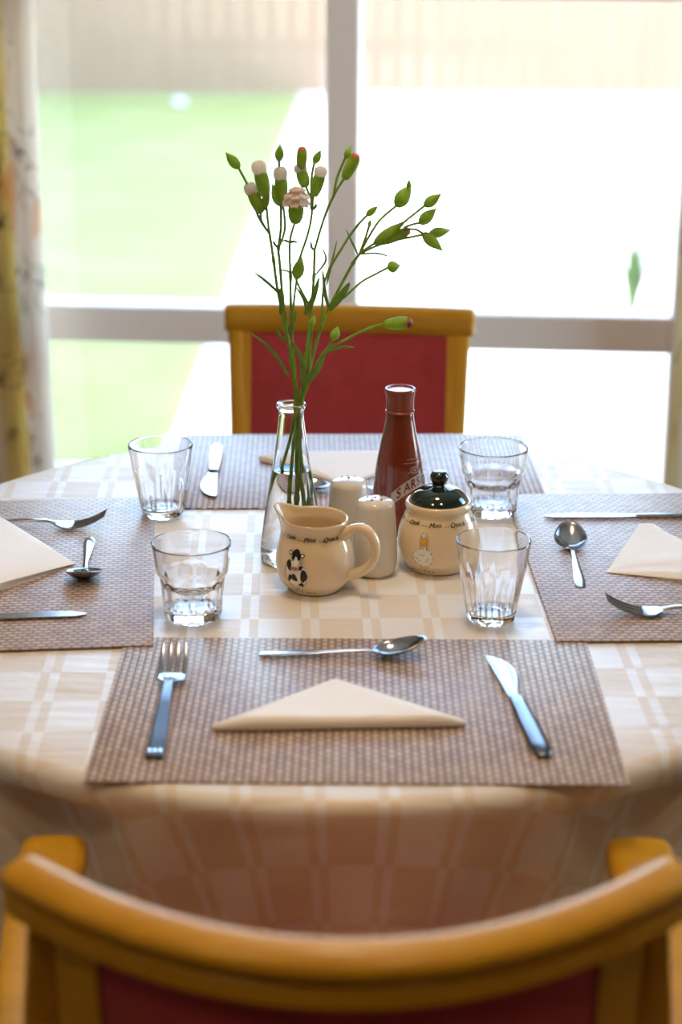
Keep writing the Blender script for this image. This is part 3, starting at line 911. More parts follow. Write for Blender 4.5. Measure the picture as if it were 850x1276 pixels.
# ================================================================ sugar bowl
def sugar_bowl():
    t = thing('sugar_bowl', 'cream pottery sugar bowl with a painted duck and glossy dark green lid', 'sugar bowl', W(0.1045, 1.8659, TOP+0.0003), PSI)
    outer = smooth_prof([(0.0, 0.0018), (0.024, 0.0015), (0.0285, 0.0), (0.0335, 0.0040), (0.0405, 0.0140), (0.0435, 0.0260), (0.0436, 0.0340), (0.0415, 0.0480), (0.0375, 0.0590), (0.0345, 0.0645), (0.0338, 0.0670), (0.0352, 0.0695), (0.0358, 0.0725), (0.0350, 0.0752)], 5)
    inner = smooth_prof([(0.0335, 0.0765), (0.0318, 0.0755), (0.0308, 0.0700), (0.0312, 0.0640), (0.0370, 0.0520), (0.0400, 0.0340), (0.0370, 0.0150), (0.0270, 0.0065), (0.0, 0.0050)], 4)
    bm = B(); add_lathe(bm, outer+inner, 96); obj('bowl_body', bm, M['ceramic'], t, angle=60)
    bm = B(); lp = smooth_prof([(0.0, 0.0730), (0.027, 0.0732), (0.0302, 0.0745), (0.0312, 0.0768), (0.0302, 0.0795), (0.0262, 0.0845), (0.0190, 0.0890), (0.0110, 0.0912), (0.0072, 0.0922)], 5)
    add_lathe(bm, lp, 72, cap1=True); lid = obj('lid', bm, M['green_glaze'], t, angle=60)
    bm = B(); add_lathe(bm, smooth_prof([(0.0, 0.0915), (0.0074, 0.0915), (0.0066, 0.0940), (0.0080, 0.0965), (0.0098, 0.1000), (0.0092, 0.1045), (0.0060, 0.1078), (0.0, 0.1086)], 5), 40); obj('knob', bm, M['green_glaze'], lid, angle=70)
    d = Decal(outer, R(-90), 0.0372, 0.00022)
    words = ['Baa', 'Oink', 'Moo', 'Quack', 'Baa', 'Oink', 'Moo', 'Quack']
    for k in range(8):
        ang = R(-8+37*(k-2))
        zf = lambda x, q=k: 0.0577+0.0005*math.sin(x*260+q)
        [d.text(words[k], 0.0066, ang*0.0372+e, zf, 0, 0.22, 0.0, align='CENTER', xscale=1.0) for e in (-0.00014, 0.0, 0.00014)]
        for j in range(3): d.ellipse(ang*0.0372+0.0112+j*0.0028+(0.002 if words[k] == 'Quack' else 0), zf(0)+0.0006, 0.0006, 0.0006, 0, n=8)
    d.done('painted_words', M['ink'], t)
    d = Decal(outer, R(-114.5), 0.0430, 0.00022)
    K = 0.00017
    X = lambda zx: (zx-340)*K
    Z = lambda zy: 0.0510-(zy-1007)*0.000177
    GRY, WHT, ORG, YEL, GRN = 0, 1, 2, 3, 4
    body = [(290, 1120), (318, 1104), (335, 1098), (365, 1100), (392, 1118), (404, 1150), (398, 1185), (375, 1210), (335, 1216), (298, 1202), (278, 1175), (276, 1142)]
    d.poly([(X(x), Z(y)) for x, y in body], WHT)
    d.poly([(X(x), Z(y)) for x, y in ((328, 1012), (340, 1000), (356, 1006), (366, 1028), (368, 1060), (366, 1105), (330, 1105), (326, 1060), (320, 1034))], WHT)
    for i in range(0, len(body)): d.stroke([(X(body[i][0]), Z(body[i][1])), (X((body[i][0]+body[(i+1) % 12][0])/2), Z((body[i][1]+body[(i+1) % 12][1])/2))], 4*K, GRY)
    d.stroke([(X(x), Z(y)) for x, y in ((324, 1105), (328, 1078), (322, 1040), (330, 1012), (342, 1000))], 3*K, GRY)
    d.stroke([(X(x), Z(y)) for x, y in ((366, 1100), (366, 1070), (372, 1036), (362, 1010), (350, 1000))], 3*K, GRY)
    d.poly([(X(x), Z(y)) for x, y in ((318, 1046), (334, 1034), (345, 1030), (360, 1034), (377, 1044), (368, 1058), (356, 1082), (345, 1088), (334, 1082), (326, 1060))], ORG)
    d.ellipse(X(345), Z(1052), 16*K, 8*K, YEL)
    d.ellipse(X(333), Z(1026), 3.5*K, 4.5*K, GRY, n=8); d.ellipse(X(357), Z(1026), 3.5*K, 4.5*K, GRY, n=8)
    for x in (326, 356):
        d.stroke([(X(x), Z(1214)), (X(x), Z(1236))], 5*K, YEL); d.ellipse(X(x), Z(1236), 11*K, 5*K, ORG)
    for pts in (((300, 1150), (312, 1172), (330, 1180)), ((380, 1148), (372, 1170), (360, 1180)), ((322, 1130), (340, 1140), (356, 1132))): d.stroke([(X(x), Z(y)) for x, y in pts], 3*K, GRY)
    r3 = random.Random(9)
    for i in range(22):
        x = r3.uniform(255, 455); y = 1240+0.05*(x-260)+r3.uniform(-2, 5)
        d.stroke([(X(x), Z(y+4)), (X(x+r3.uniform(6, 18)), Z(y-r3.uniform(0, 4)))], 4*K, GRN)
    d.done('painted_duck', [M['grey_ink'], M['chalk'], M['orange'], M['yellow'], M['grass_ink']], t)
sugar_bowl()

# ================================================================ shakers
def shaker(name, label, cat, x, y, holes, rot):
    t = thing(name, label, cat, W(x, y, TOP+0.0003), PSI+rot)
    prof = smooth_prof([(0, 0.001), (0.0135, 0.0008), (0.0170, 0.0), (0.0205, 0.0035), (0.0232, 0.0120), (0.0238, 0.0220), (0.0232, 0.0400), (0.0219, 0.0600), (0.0208, 0.0750), (0.0196, 0.0795), (0.0165, 0.0825), (0.0090, 0.0848), (0, 0.0855)], 6)
    bm = B(); add_lathe(bm, prof, 72); obj('shaker_body', bm, M['white_ceramic'], t, angle=80)
    bm = B()
    for hx, hy in holes:
        r = math.hypot(hx, hy); z = max(zz for rr, zz in prof if rr >= r*0.98 and zz > 0.07)
        zz = [a for a in prof if a[1] > 0.07]
        for (r0, z0), (r1, z1) in zip(zz[:-1], zz[1:]):
            if r1 <= r <= r0 and r0 > r1: z = z0+(z1-z0)*(r0-r)/(r0-r1)
        bmesh.ops.create_cone(bm, cap_ends=True, segments=10, radius1=0.0014, radius2=0.0014, depth=0.0009, matrix=Matrix.Translation((hx, hy, z-0.0001)))
    obj('pour_holes', bm, M['hole'], t, smooth=False)
    return t
shaker('salt_shaker', 'white pottery shaker in front, touching the milk jug handle', 'shaker', 0.0364, 1.8457, [(0, 0), (0.008, 0.004), (-0.007, 0.005), (0.004, -0.008), (-0.006, -0.006), (0.0, 0.010)], 0.3)
shaker('pepper_shaker', 'white pottery shaker standing behind the other shaker by the vinegar bottle', 'shaker', 0.0085, 1.912, [(0.0, 0.0), (0.007, 0.006), (-0.007, 0.006)], 0.1)

# ================================================================ vinegar bottle
def bottle():
    t = thing('vinegar_bottle', 'brown vinegar bottle with russet cap and slanting silver label band', 'bottle', W(0.0655, 1.9847, TOP+0.0003), PSI)
    body = smooth_prof([(0, 0.002), (0.022, 0.0015), (0.0265, 0.0), (0.0292, 0.003), (0.0298, 0.010), (0.0297, 0.030), (0.0291, 0.050), (0.0264, 0.0765), (0.0228, 0.0960), (0.0188, 0.1150), (0.0160, 0.1300), (0.0148, 0.1395), (0.0130, 0.1410), (0.0125, 0.150), (0, 0.150)], 6)
    bm = B(); add_lathe(bm, body, 72); b = obj('bottle_body', bm, M['vinegar'], t, angle=60)
    bm = B(); add_lathe(bm, [(0.0152, 0.1392), (0.0166, 0.1398), (0.0168, 0.1412), (0.0160, 0.1422), (0.0152, 0.1425)], 56, cap0=False, cap1=False); obj('neck_ring', bm, M['cap'], t, angle=80)
    cap = [(0.0, 0.1425), (0.0155, 0.1425), (0.0153, 0.150), (0.0160, 0.1590), (0.0172, 0.1635), (0.0174, 0.1660), (0.0166, 0.1674), (0.0148, 0.1670), (0.0140, 0.1655), (0, 0.1652)]
    bm = B(); add_lathe(bm, cap, 72); obj('cap', bm, M['cap'], t, angle=40)
    # label: an arched band with the name, an oval crest, lines of small print
    sc = R(54)
    d = Decal(body, R(-90)+sc, 0.0290, 0.0003)
    arch = lambda s: 0.0600-0.0165*(s/0.034)**2
    n = 40; top = []; bot = []
    for i in range(n+1):
        s = -0.0370+0.0740*i/n
        top.append((s, arch(s)+0.0118)); bot.append((s, arch(s)-0.0030))
    src = B(); tv = [src.verts.new((x, y, 0)) for x, y in top]; bv = [src.verts.new((x, y, 0)) for x, y in bot]
    for i in range(n): src.faces.new((bv[i], bv[i+1], tv[i+1], tv[i]))
    d.flat(src, 0)
    d.layer += 1
    txt = "SARSON'S"; step = 0.0083
    xs = [-0.0305, -0.0222, -0.0139, -0.0056, 0.0030, 0.0118, 0.0185, 0.0240]
    for ch, x in zip(txt, xs): d.text(ch, 0.0145, x-0.0004, arch, 1, 0.0, 0.0003, xscale=0.78)
    for k in (0.0, 1.0):
        ring = [((0.0062-0.0018*k)*math.cos(2*PI*i/24)-0.008, 0.0785+(0.0040-0.0012*k)*math.sin(2*PI*i/24)) for i in range(25)]
        d.stroke(ring, 0.0007, 2)
    d.ellipse(-0.008, 0.0785, 0.0022, 0.0014, 2)
    r3 = random.Random(4)
    def small(y, s0, s1, h=0.0011):
        s = s0
        while s < s1:
            w = r3.uniform(0.0008, 0.002); d.stroke([(s, y), (s+w, y)], h, 2); s += w+0.0006
    small(0.0870, -0.023, 0.004); small(0.0915, -0.019, 0.002, 0.0008); small(0.0300, -0.014, 0.012); small(0.0775, -0.019, -0.016); small(0.0775, 0.0, 0.003)
    for q in range(4): small(0.040+q*0.0028, -0.0525, -0.049+0.0005*q, 0.0009)
    d.done('label', [M['label_silver'], M['label_red'], M['label_print']], b)
bottle()

# ================================================================ vase with the carnations
VX, VY = -0.0533, 1.8865
def vase():
    t = thing('flower_vase', 'clear conical glass vase holding the carnation sprays in water', 'vase', W(VX, VY, TOP+0.0003), PSI)
    outer = smooth_prof([(0, 0.0015), (0.026, 0.0012), (0.0315, 0.0), (0.0340, 0.003), (0.0345, 0.010), (0.0336, 0.022), (0.0300, 0.050), (0.0255, 0.078), (0.0208, 0.105), (0.0166, 0.1346), (0.0136, 0.160), (0.0131, 0.168), (0.0148, 0.1715), (0.0160, 0.1740), (0.0156, 0.1765), (0.0140, 0.1772)], 4)
    inner = smooth_prof([(0.0128, 0.1762), (0.0118, 0.172), (0.0114, 0.166), (0.0118, 0.160), (0.0148, 0.1346), (0.0190, 0.105), (0.0237, 0.078), (0.0282, 0.050), (0.0316, 0.022), (0.0322, 0.012), (0.0290, 0.007), (0, 0.006)], 4)
    bm = B(); add_lathe(bm, outer+inner, 72); obj('glass_body', bm, M['glass'], t, angle=60)
    wz = 0.103
    prof = [(0, 0.0055)]+[(r+0.0003, z-0.0003) for r, z in reversed(inner) if 0.006 < z < wz and r > 0.02]
    rt = prof_r(inner, wz)
    prof += [(rt+0.0003, wz+0.0004), (rt-0.0015, wz), (0, wz)]
    bm = B(); add_lathe(bm, prof, 72); obj('water', bm, M['water'], t, angle=40)
vase()

SPRAYS = [{'buds': [('bud', (-0.0514, -0.008, 0.4257), (-0.0645, -0.014, 0.4426), 0.0055), ('pink', (-0.0248, -0.008, 0.3965), (-0.0325, -0.0092, 0.434), 0.0072),
           ('pink', (-0.0291, -0.008, 0.3801), (-0.0428, -0.0044, 0.4106), 0.0064), ('bud', (-0.0266, -0.008, 0.3834), (-0.022, -0.0128, 0.4087), 0.0042)],
  'label': 'leftmost carnation spray with pale pink opening buds leaning left in the vase',
  'leaves': [((-0.0108, -0.0079, 0.296), (-0.0238, -0.0125, 0.3096), (-0.0375, -0.017, 0.3213), 0.0021), ((-0.0023, -0.002, 0.206), (-0.0188, -0.0068, 0.235), (-0.0428, -0.0112, 0.2566), 0.0025),
             ((-0.0102, -0.0065, 0.2744), (-0.0092, -0.0089, 0.2886), (-0.0115, -0.011, 0.3034), 0.0034), ((-0.021, -0.008, 0.3587), (-0.0251, -0.008, 0.3645), (-0.0276, -0.008, 0.3661), 0.0017)],
  'stems': [(0.0017, 0.0013,
             [(-0.0308, 0.006, 0.0126), (-0.028, 0.006, 0.0368), (-0.0198, 0.006, 0.0664), (-0.0118, 0.006, 0.0994), (-0.0011, 0.004, 0.1379), (0.0043, 0.0, 0.1747), (0.0012, -0.0029, 0.2194),
              (-0.0061, -0.0057, 0.2632), (-0.0133, -0.008, 0.3002), (-0.0172, -0.008, 0.3313), (-0.021, -0.008, 0.3587)]),
            (0.0007, 0.0006, [(-0.021, -0.008, 0.3587), (-0.0324, -0.008, 0.3768), (-0.0411, -0.008, 0.4046), (-0.0522, -0.008, 0.4265)]),
            (0.0007, 0.0007, [(-0.021, -0.008, 0.3587), (-0.0226, -0.008, 0.3703), (-0.0248, -0.008, 0.399)]),
            (0.0007, 0.0007, [(-0.021, -0.008, 0.3587), (-0.0291, -0.008, 0.3719), (-0.0299, -0.008, 0.3826)])]},
 {'buds': [('bud', (-0.0114, 0.004, 0.4314), (-0.0099, -0.002, 0.4492), 0.0047), ('pink', (-0.0089, 0.004, 0.3897), (-0.0098, 0.0028, 0.4259), 0.0068),
           ('bud', (-0.0097, 0.004, 0.3856), (-0.0187, 0.0076, 0.408), 0.0059)],
  'label': 'carnation spray with one closed green bud standing highest above a blush bud',
  'leaves': [((-0.0039, 0.0025, 0.2518), (0.0014, -0.0016, 0.2631), (0.0057, -0.0056, 0.2786), 0.0038), ((-0.0022, 0.0023, 0.2441), (-0.0105, -0.0006, 0.249), (-0.0154, -0.0032, 0.26), 0.0021),
             ((-0.0125, 0.004, 0.3415), (-0.0166, 0.0025, 0.3468), (-0.0173, 0.001, 0.3504), 0.0017)],
  'stems': [(0.0017, 0.0012,
             [(-0.0023, -0.006, 0.0292), (-0.0021, -0.006, 0.066), (-0.0011, -0.006, 0.0942), (0.0025, -0.0047, 0.1343), (0.006, -0.0, 0.1747), (0.0002, 0.0016, 0.2226), (-0.0047, 0.0029, 0.2612),
              (-0.0087, 0.0039, 0.2909), (-0.011, 0.004, 0.323), (-0.0125, 0.004, 0.3415), (-0.0099, 0.004, 0.3624), (-0.0097, 0.004, 0.3864)]),
            (0.0006, 0.0005, [(-0.0097, 0.004, 0.3864), (-0.0104, 0.004, 0.4077), (-0.0114, 0.004, 0.433)]),
            (0.0006, 0.0006, [(-0.0125, 0.004, 0.3415), (-0.0057, 0.004, 0.3624), (-0.008, 0.004, 0.3913)])]},
 {'buds': [('open', (0.0056, -0.018, 0.3714), (0.0075, -0.024, 0.4042), 0.0081), ('bud', (0.0062, -0.018, 0.3142), (0.012, -0.0192, 0.3378), 0.0064)],
  'label': 'carnation spray bearing the one open pale pink flower',
  'leaves': [((-0.0002, -0.018, 0.3516), (-0.0042, -0.0225, 0.3549), (-0.0073, -0.027, 0.3549), 0.0017), ((-0.0002, -0.018, 0.3516), (0.004, -0.021, 0.3538), (0.0089, -0.024, 0.3528), 0.0017),
             ((0.013, -0.0045, 0.2068), (0.0106, -0.0092, 0.2297), (-0.0001, -0.0134, 0.2488), 0.003), ((0.0021, -0.018, 0.3167), (-0.0029, -0.018, 0.3225), (-0.0136, -0.018, 0.3233), 0.0013)],
  'stems': [(0.0017, 0.0011,
             [(0.0018, 0.004, 0.033), (0.0037, 0.004, 0.0699), (0.0047, 0.004, 0.1019), (0.0058, 0.0027, 0.1384), (0.0068, 0.0, 0.1747), (0.0038, -0.0064, 0.2203), (0.0009, -0.0135, 0.2693),
              (0.0004, -0.018, 0.3167), (-0.0002, -0.018, 0.3516), (0.0056, -0.018, 0.3738)]),
            (0.0008, 0.0008, [(0.0015, -0.0109, 0.2516), (0.0035, -0.0161, 0.2869), (0.007, -0.018, 0.315)])]},
 {'buds': [('pinkw', (0.024, 0.012, 0.3943), (0.0331, 0.006, 0.4256), 0.0064), ('coral', (0.0108, 0.012, 0.4205), (0.0126, 0.0108, 0.4451), 0.0055),
           ('pink', (0.0157, 0.012, 0.4033), (0.0091, 0.0156, 0.4273), 0.0064), ('bud', (0.0244, 0.012, 0.4279), (0.0314, 0.0072, 0.4424), 0.0042),
           ('coral', (0.0553, 0.012, 0.4117), (0.0683, 0.012, 0.4378), 0.0064), ('bud', (0.0564, 0.012, 0.4329), (0.0625, 0.0168, 0.4461), 0.0038)],
  'label': 'carnation spray with coral tipped buds rising straight up before the mullion',
  'leaves': [((0.0146, 0.0097, 0.2708), (0.0231, 0.0069, 0.2886), (0.0298, 0.003, 0.3124), 0.0038), ((0.0171, 0.01, 0.2742), (0.013, 0.0084, 0.2883), (0.0055, 0.006, 0.3007), 0.0021),
             ((0.0215, 0.012, 0.3802), (0.0256, 0.0105, 0.3838), (0.0265, 0.009, 0.3873), 0.0021), ((0.0239, 0.012, 0.3105), (0.0364, 0.012, 0.3275), (0.0322, 0.012, 0.3418), 0.0013),
             ((0.0247, 0.012, 0.3384), (0.0214, 0.0135, 0.3415), (0.0214, 0.015, 0.3479), 0.0017)],
  'stems': [(0.0018, 0.0012,
             [(0.0122, 0.008, 0.0205), (0.0123, 0.008, 0.0613), (0.0141, 0.008, 0.0851), (0.0107, 0.008, 0.1052), (0.0083, 0.0053, 0.1376), (0.0077, 0.0, 0.1748), (0.0137, 0.003, 0.2048),
              (0.0171, 0.0064, 0.2388), (0.0213, 0.0103, 0.2767), (0.0239, 0.012, 0.3105), (0.0247, 0.012, 0.3384)]),
            (0.0008, 0.0007,
             [(0.0213, 0.0103, 0.2767), (0.0046, 0.012, 0.3105), (0.0105, 0.012, 0.3333), (0.0173, 0.012, 0.3535), (0.0214, 0.012, 0.3719), (0.0231, 0.012, 0.3901), (0.0248, 0.012, 0.3984)]),
            (0.0006, 0.0006, [(0.0231, 0.012, 0.3885), (0.0182, 0.012, 0.3984), (0.0157, 0.012, 0.4066)]),
            (0.0006, 0.0005, [(0.0215, 0.012, 0.3802), (0.0215, 0.012, 0.4107), (0.0248, 0.012, 0.4295)]),
            (0.0009, 0.0008, [(0.0247, 0.012, 0.3384), (0.0339, 0.012, 0.3694), (0.0446, 0.012, 0.3952), (0.0561, 0.012, 0.4141)]),
            (0.0006, 0.0006, [(0.0446, 0.012, 0.3952), (0.0479, 0.012, 0.4133), (0.0568, 0.012, 0.4346)])]},
 {'buds': [('bud', (0.0787, 0.016, 0.3739), (0.0901, 0.01, 0.3849), 0.0038), ('bud', (0.0813, 0.016, 0.3622), (0.0825, 0.0148, 0.37), 0.0021),
           ('bud', (0.1093, 0.016, 0.3832), (0.1248, 0.0196, 0.4058), 0.0081), ('bud', (0.1215, 0.016, 0.4022), (0.122, 0.0112, 0.412), 0.0025),
           ('bud', (0.0865, 0.016, 0.3446), (0.1203, 0.016, 0.3691), 0.0059), ('coral', (0.0931, 0.016, 0.3455), (0.124, 0.0208, 0.3582), 0.0055),
           ('bud', (0.1383, 0.016, 0.3841), (0.1553, 0.0124, 0.3972), 0.0059), ('bud', (0.1337, 0.016, 0.3658), (0.1509, 0.0172, 0.3815), 0.0064),
           ('bud', (0.1439, 0.016, 0.3549), (0.1666, 0.022, 0.3581), 0.0055), ('bud', (0.1372, 0.016, 0.3558), (0.1583, 0.0136, 0.3378), 0.0064),
           ('bud', (0.101, 0.016, 0.3194), (0.1144, 0.0184, 0.3215), 0.0064)],
  'label': 'carnation spray of all green buds fanning out far to the right',
  'leaves': [((0.0398, 0.0136, 0.2752), (0.0516, 0.0109, 0.2896), (0.0616, 0.007, 0.3058), 0.0051), ((0.0715, 0.016, 0.3336), (0.0899, 0.013, 0.3351), (0.104, 0.01, 0.3316), 0.0013),
             ((0.0698, 0.016, 0.3328), (0.0648, 0.0145, 0.344), (0.0572, 0.013, 0.3602), 0.0013), ((0.0398, 0.0138, 0.2769), (0.0356, 0.016, 0.2927), (0.033, 0.016, 0.3182), 0.0025),
             ((0.0373, 0.016, 0.3012), (0.0422, 0.0175, 0.3222), (0.048, 0.019, 0.3473), 0.0013)],
  'stems': [(0.0018, 0.0013,
             [(0.0072, -0.004, 0.0211), (0.0108, -0.004, 0.0452), (0.01, -0.004, 0.0763), (0.0067, -0.004, 0.1044), (0.0093, -0.0027, 0.14), (0.0103, 0.0002, 0.1765), (0.0196, 0.0051, 0.213),
              (0.0323, 0.0114, 0.2593), (0.0482, 0.016, 0.2927), (0.0649, 0.016, 0.3243), (0.0715, 0.016, 0.3336)]),
            (0.0008, 0.0006, [(0.0323, 0.0114, 0.2593), (0.0356, 0.016, 0.3055), (0.0556, 0.016, 0.3437), (0.0688, 0.016, 0.363), (0.0795, 0.016, 0.3747)]),
            (0.0004, 0.0004, [(0.0715, 0.016, 0.3336), (0.0772, 0.016, 0.3496), (0.0813, 0.016, 0.3631)]),
            (0.0007, 0.0006, [(0.0715, 0.016, 0.3336), (0.0814, 0.016, 0.3522), (0.0929, 0.016, 0.3698), (0.1101, 0.016, 0.3848)]),
            (0.0009, 0.0009, [(0.0715, 0.016, 0.3336), (0.0798, 0.016, 0.3404), (0.0898, 0.016, 0.3463)]),
            (0.0006, 0.0005, [(0.1146, 0.016, 0.3649), (0.1269, 0.016, 0.3749), (0.1392, 0.016, 0.3849)]),
            (0.0006, 0.0005, [(0.1171, 0.016, 0.3615), (0.1262, 0.016, 0.3649), (0.1345, 0.016, 0.3666)]),
            (0.0006, 0.0005, [(0.1171, 0.016, 0.3599), (0.128, 0.016, 0.3599), (0.133, 0.016, 0.3582), (0.1389, 0.016, 0.3541)]),
            (0.0005, 0.0005, [(0.0732, 0.016, 0.3345), (0.0981, 0.016, 0.3455), (0.1447, 0.016, 0.3558)]),
            (0.0007, 0.0006, [(0.055, 0.0152, 0.2869), (0.0734, 0.016, 0.3039), (0.0901, 0.016, 0.3134), (0.1026, 0.016, 0.3202)])]},
 {'buds': [('wine', (0.0978, -0.0043, 0.2637), (0.1269, -0.0104, 0.2674), 0.0068), ('bud', (0.0442, -0.0035, 0.2465), (0.0492, -0.0054, 0.2616), 0.0051),
           ('bud', (0.0215, -0.0042, 0.2621), (0.0249, -0.0012, 0.2725), 0.0034)],
  'label': 'short carnation spray with a wine tipped bud pointing right before the red chair',
  'leaves': [((0.0172, -0.0012, 0.2007), (0.0283, -0.0065, 0.2178), (0.0359, -0.0118, 0.2356), 0.0047), ((0.0341, -0.0027, 0.2316), (0.0526, -0.0061, 0.2394), (0.0669, -0.0091, 0.2402), 0.0017),
             ((0.0129, -0.0006, 0.1882), (0.0113, -0.0034, 0.2152), (0.0148, -0.0058, 0.2332), 0.0025)],
  'stems': [(0.0017, 0.0012,
             [(0.0174, 0.009, 0.0239), (0.0149, 0.009, 0.0499), (0.0123, 0.009, 0.0756), (0.0115, 0.009, 0.1021), (0.0091, 0.006, 0.1374), (0.0111, -0.0001, 0.1766), (0.0197, -0.0013, 0.2016),
              (0.0341, -0.0027, 0.2316), (0.0568, -0.0035, 0.2466), (0.0828, -0.0041, 0.2597), (0.0995, -0.0043, 0.2641)]),
            (0.0006, 0.0006, [(0.0341, -0.0027, 0.2316), (0.0409, -0.0032, 0.2413), (0.045, -0.0036, 0.2483)]),
            (0.0006, 0.0006, [(0.018, -0.0011, 0.1971), (0.0198, -0.0028, 0.2324), (0.0224, -0.0043, 0.263)])]}]

def axis_loft(bm, A, Bp, prof, n=10, lob=0.0, mi=0, ph=0):
    ax = (Bp-A); L = ax.length; ax.normalize()
    u = ax.cross(Vector((0, 1, 0.2))); u.normalize(); v = ax.cross(u)
    loops = []
    for k, r in prof:
        loops.append([A+ax*(L*k)+u*(r*(1+lob*math.cos(5*2*PI*i/n+ph))*math.cos(2*PI*i/n))+v*(r*(1+lob*math.cos(5*2*PI*i/n+ph))*math.sin(2*PI*i/n)) for i in range(n)])
    add_loft(bm, loops, mi=mi)

def leaf(bm, a, m, b, w):
    pts = spline([a, m, b], 6); n = len(pts)
    L, Rr, Mi = [], [], []
    for i, p in enumerate(pts):
        t = (pts[min(i+1, n-1)]-pts[max(i-1, 0)]).normalized()
        s = t.cross(Vector((0.25, 1, 0.15))).normalized()
        u = i/(n-1); ww = w*0.82*(0.55+1.5*u)*(1-u**1.8)+0.0001
        L.append(bm.verts.new(p+s*ww+Vector((0, -0.4*ww, 0)))); Rr.append(bm.verts.new(p-s*ww+Vector((0, -0.4*ww, 0)))); Mi.append(bm.verts.new(p))
    for i in range(n-1):
        bm.faces.new((L[i], Mi[i], Mi[i+1], L[i+1])); bm.faces.new((Mi[i], Rr[i], Rr[i+1], Mi[i+1]))

def spray(S):
    t = thing('carnation_spray', S['label'], 'flower', W(VX, VY, TOP+0.0003), PSI, 'carnation sprays in the vase')
    for i, (r0, r1, pts) in enumerate(S['stems']):
        P = spline([Vector(p) for p in pts], 6); n = len(P)
        bm = B()
        rad = []
        for k in range(n):
            r = r0+(r1-r0)*k/(n-1)
            if i == 0 and k % 12 == 6 and 0 < k < n-4: r *= 1.45
            rad.append(r)
        rad = [max(r, 0.00115)*1.12 for r in rad]
        add_tube(bm, P, rad, 8); obj('stem' if i == 0 else 'side_stem', bm, M['stem'], t, angle=80)
    for kind, A, Bp, w in S['buds']:
        A, Bp = Vector(A), Vector(Bp)
        bm = B()
        if kind == 'bud':
            axis_loft(bm, A, Bp, [(0, w*0.3), (0.08, w*0.62), (0.25, w*0.95), (0.42, w), (0.6, w*0.84), (0.78, w*0.5), (0.92, w*0.2), (1, w*0.04)], 12)
            obj('bud', bm, M['bud'], t, angle=80)
            continue
        top = {'pink': 0.66, 'pinkw': 0.72, 'coral': 0.86, 'wine': 0.84, 'open': 0.62}[kind]
        axis_loft(bm, A, Bp, [(0, w*0.3), (top*0.06, w*0.62), (top*0.3, w*0.9), (top*0.6, w), (top*0.85, w*0.98), (top, w*0.88)], 12)
        c = obj('calyx', bm, M['bud'], t, angle=80)
        bm = B()
        if kind in ('pink', 'pinkw'):
            axis_loft(bm, A, Bp, [(top-0.08, w*0.72), (top+0.05, w*1.0), (top+0.16, w*1.05), (0.93, w*0.9), (0.98, w*0.6), (1.0, w*0.25)], 20, 0.07)
            obj('petals', bm, M['petal'], c, angle=80)
        elif kind in ('coral', 'wine'):
            axis_loft(bm, A, Bp, [(top-0.1, w*0.6), (top, w*0.78), (0.95, w*0.66), (1.0, w*0.35)], 20, 0.1)
            obj('petals', bm, M['coral' if kind == 'coral' else 'wine'], c, angle=80)
        else:
            ax = (Bp-A).normalized(); q = A+(Bp-A)*top
            rr = random.Random(2)
            for ring, (cnt, rad, up, sz) in enumerate(((7, 0.0088, 0.0035, 0.0074), (6, 0.0066, 0.0095, 0.0072), (4, 0.0030, 0.0150, 0.0062))):
                for k in range(cnt):
                    a = 2*PI*k/cnt+ring*0.5+rr.uniform(-.2, .2)
                    pos = q+ax*up+Vector((math.cos(a)*rad, math.sin(a)*rad, 0))
                    s = B(); bmesh.ops.create_icosphere(s, subdivisions=3, radius=1.0)
                    rot = Matrix.Rotation(a, 3, 'Z') @ Matrix.Rotation(R(50-18*ring), 3, 'Y')
                    for vtx in s.verts:
                        p = vtx.co.copy()
                        wv = 1+0.16*math.sin(7*math.atan2(p.y, p.x)+k)
                        p = Vector((p.x*wv, p.y*wv, p.z*0.30+0.22*(p.x*p.x+p.y*p.y)))
                        vtx.co = pos+rot @ (p*sz)
                    me = bpy.data.meshes.new('tmp'); s.to_mesh(me); s.free(); bm.from_mesh(me); bpy.data.meshes.remove(me)
            obj('petals', bm, M['petal'], c, angle=80)
    for a, m, b, w in S['leaves']:
        bm = B(); leaf(bm, Vector(a), Vector(m), Vector(b), w)
        o = obj('leaf', bm, M['leaf'], t, angle=80); solid(o, 0.0003, 0)
    return t
for S in SPRAYS: spray(S)

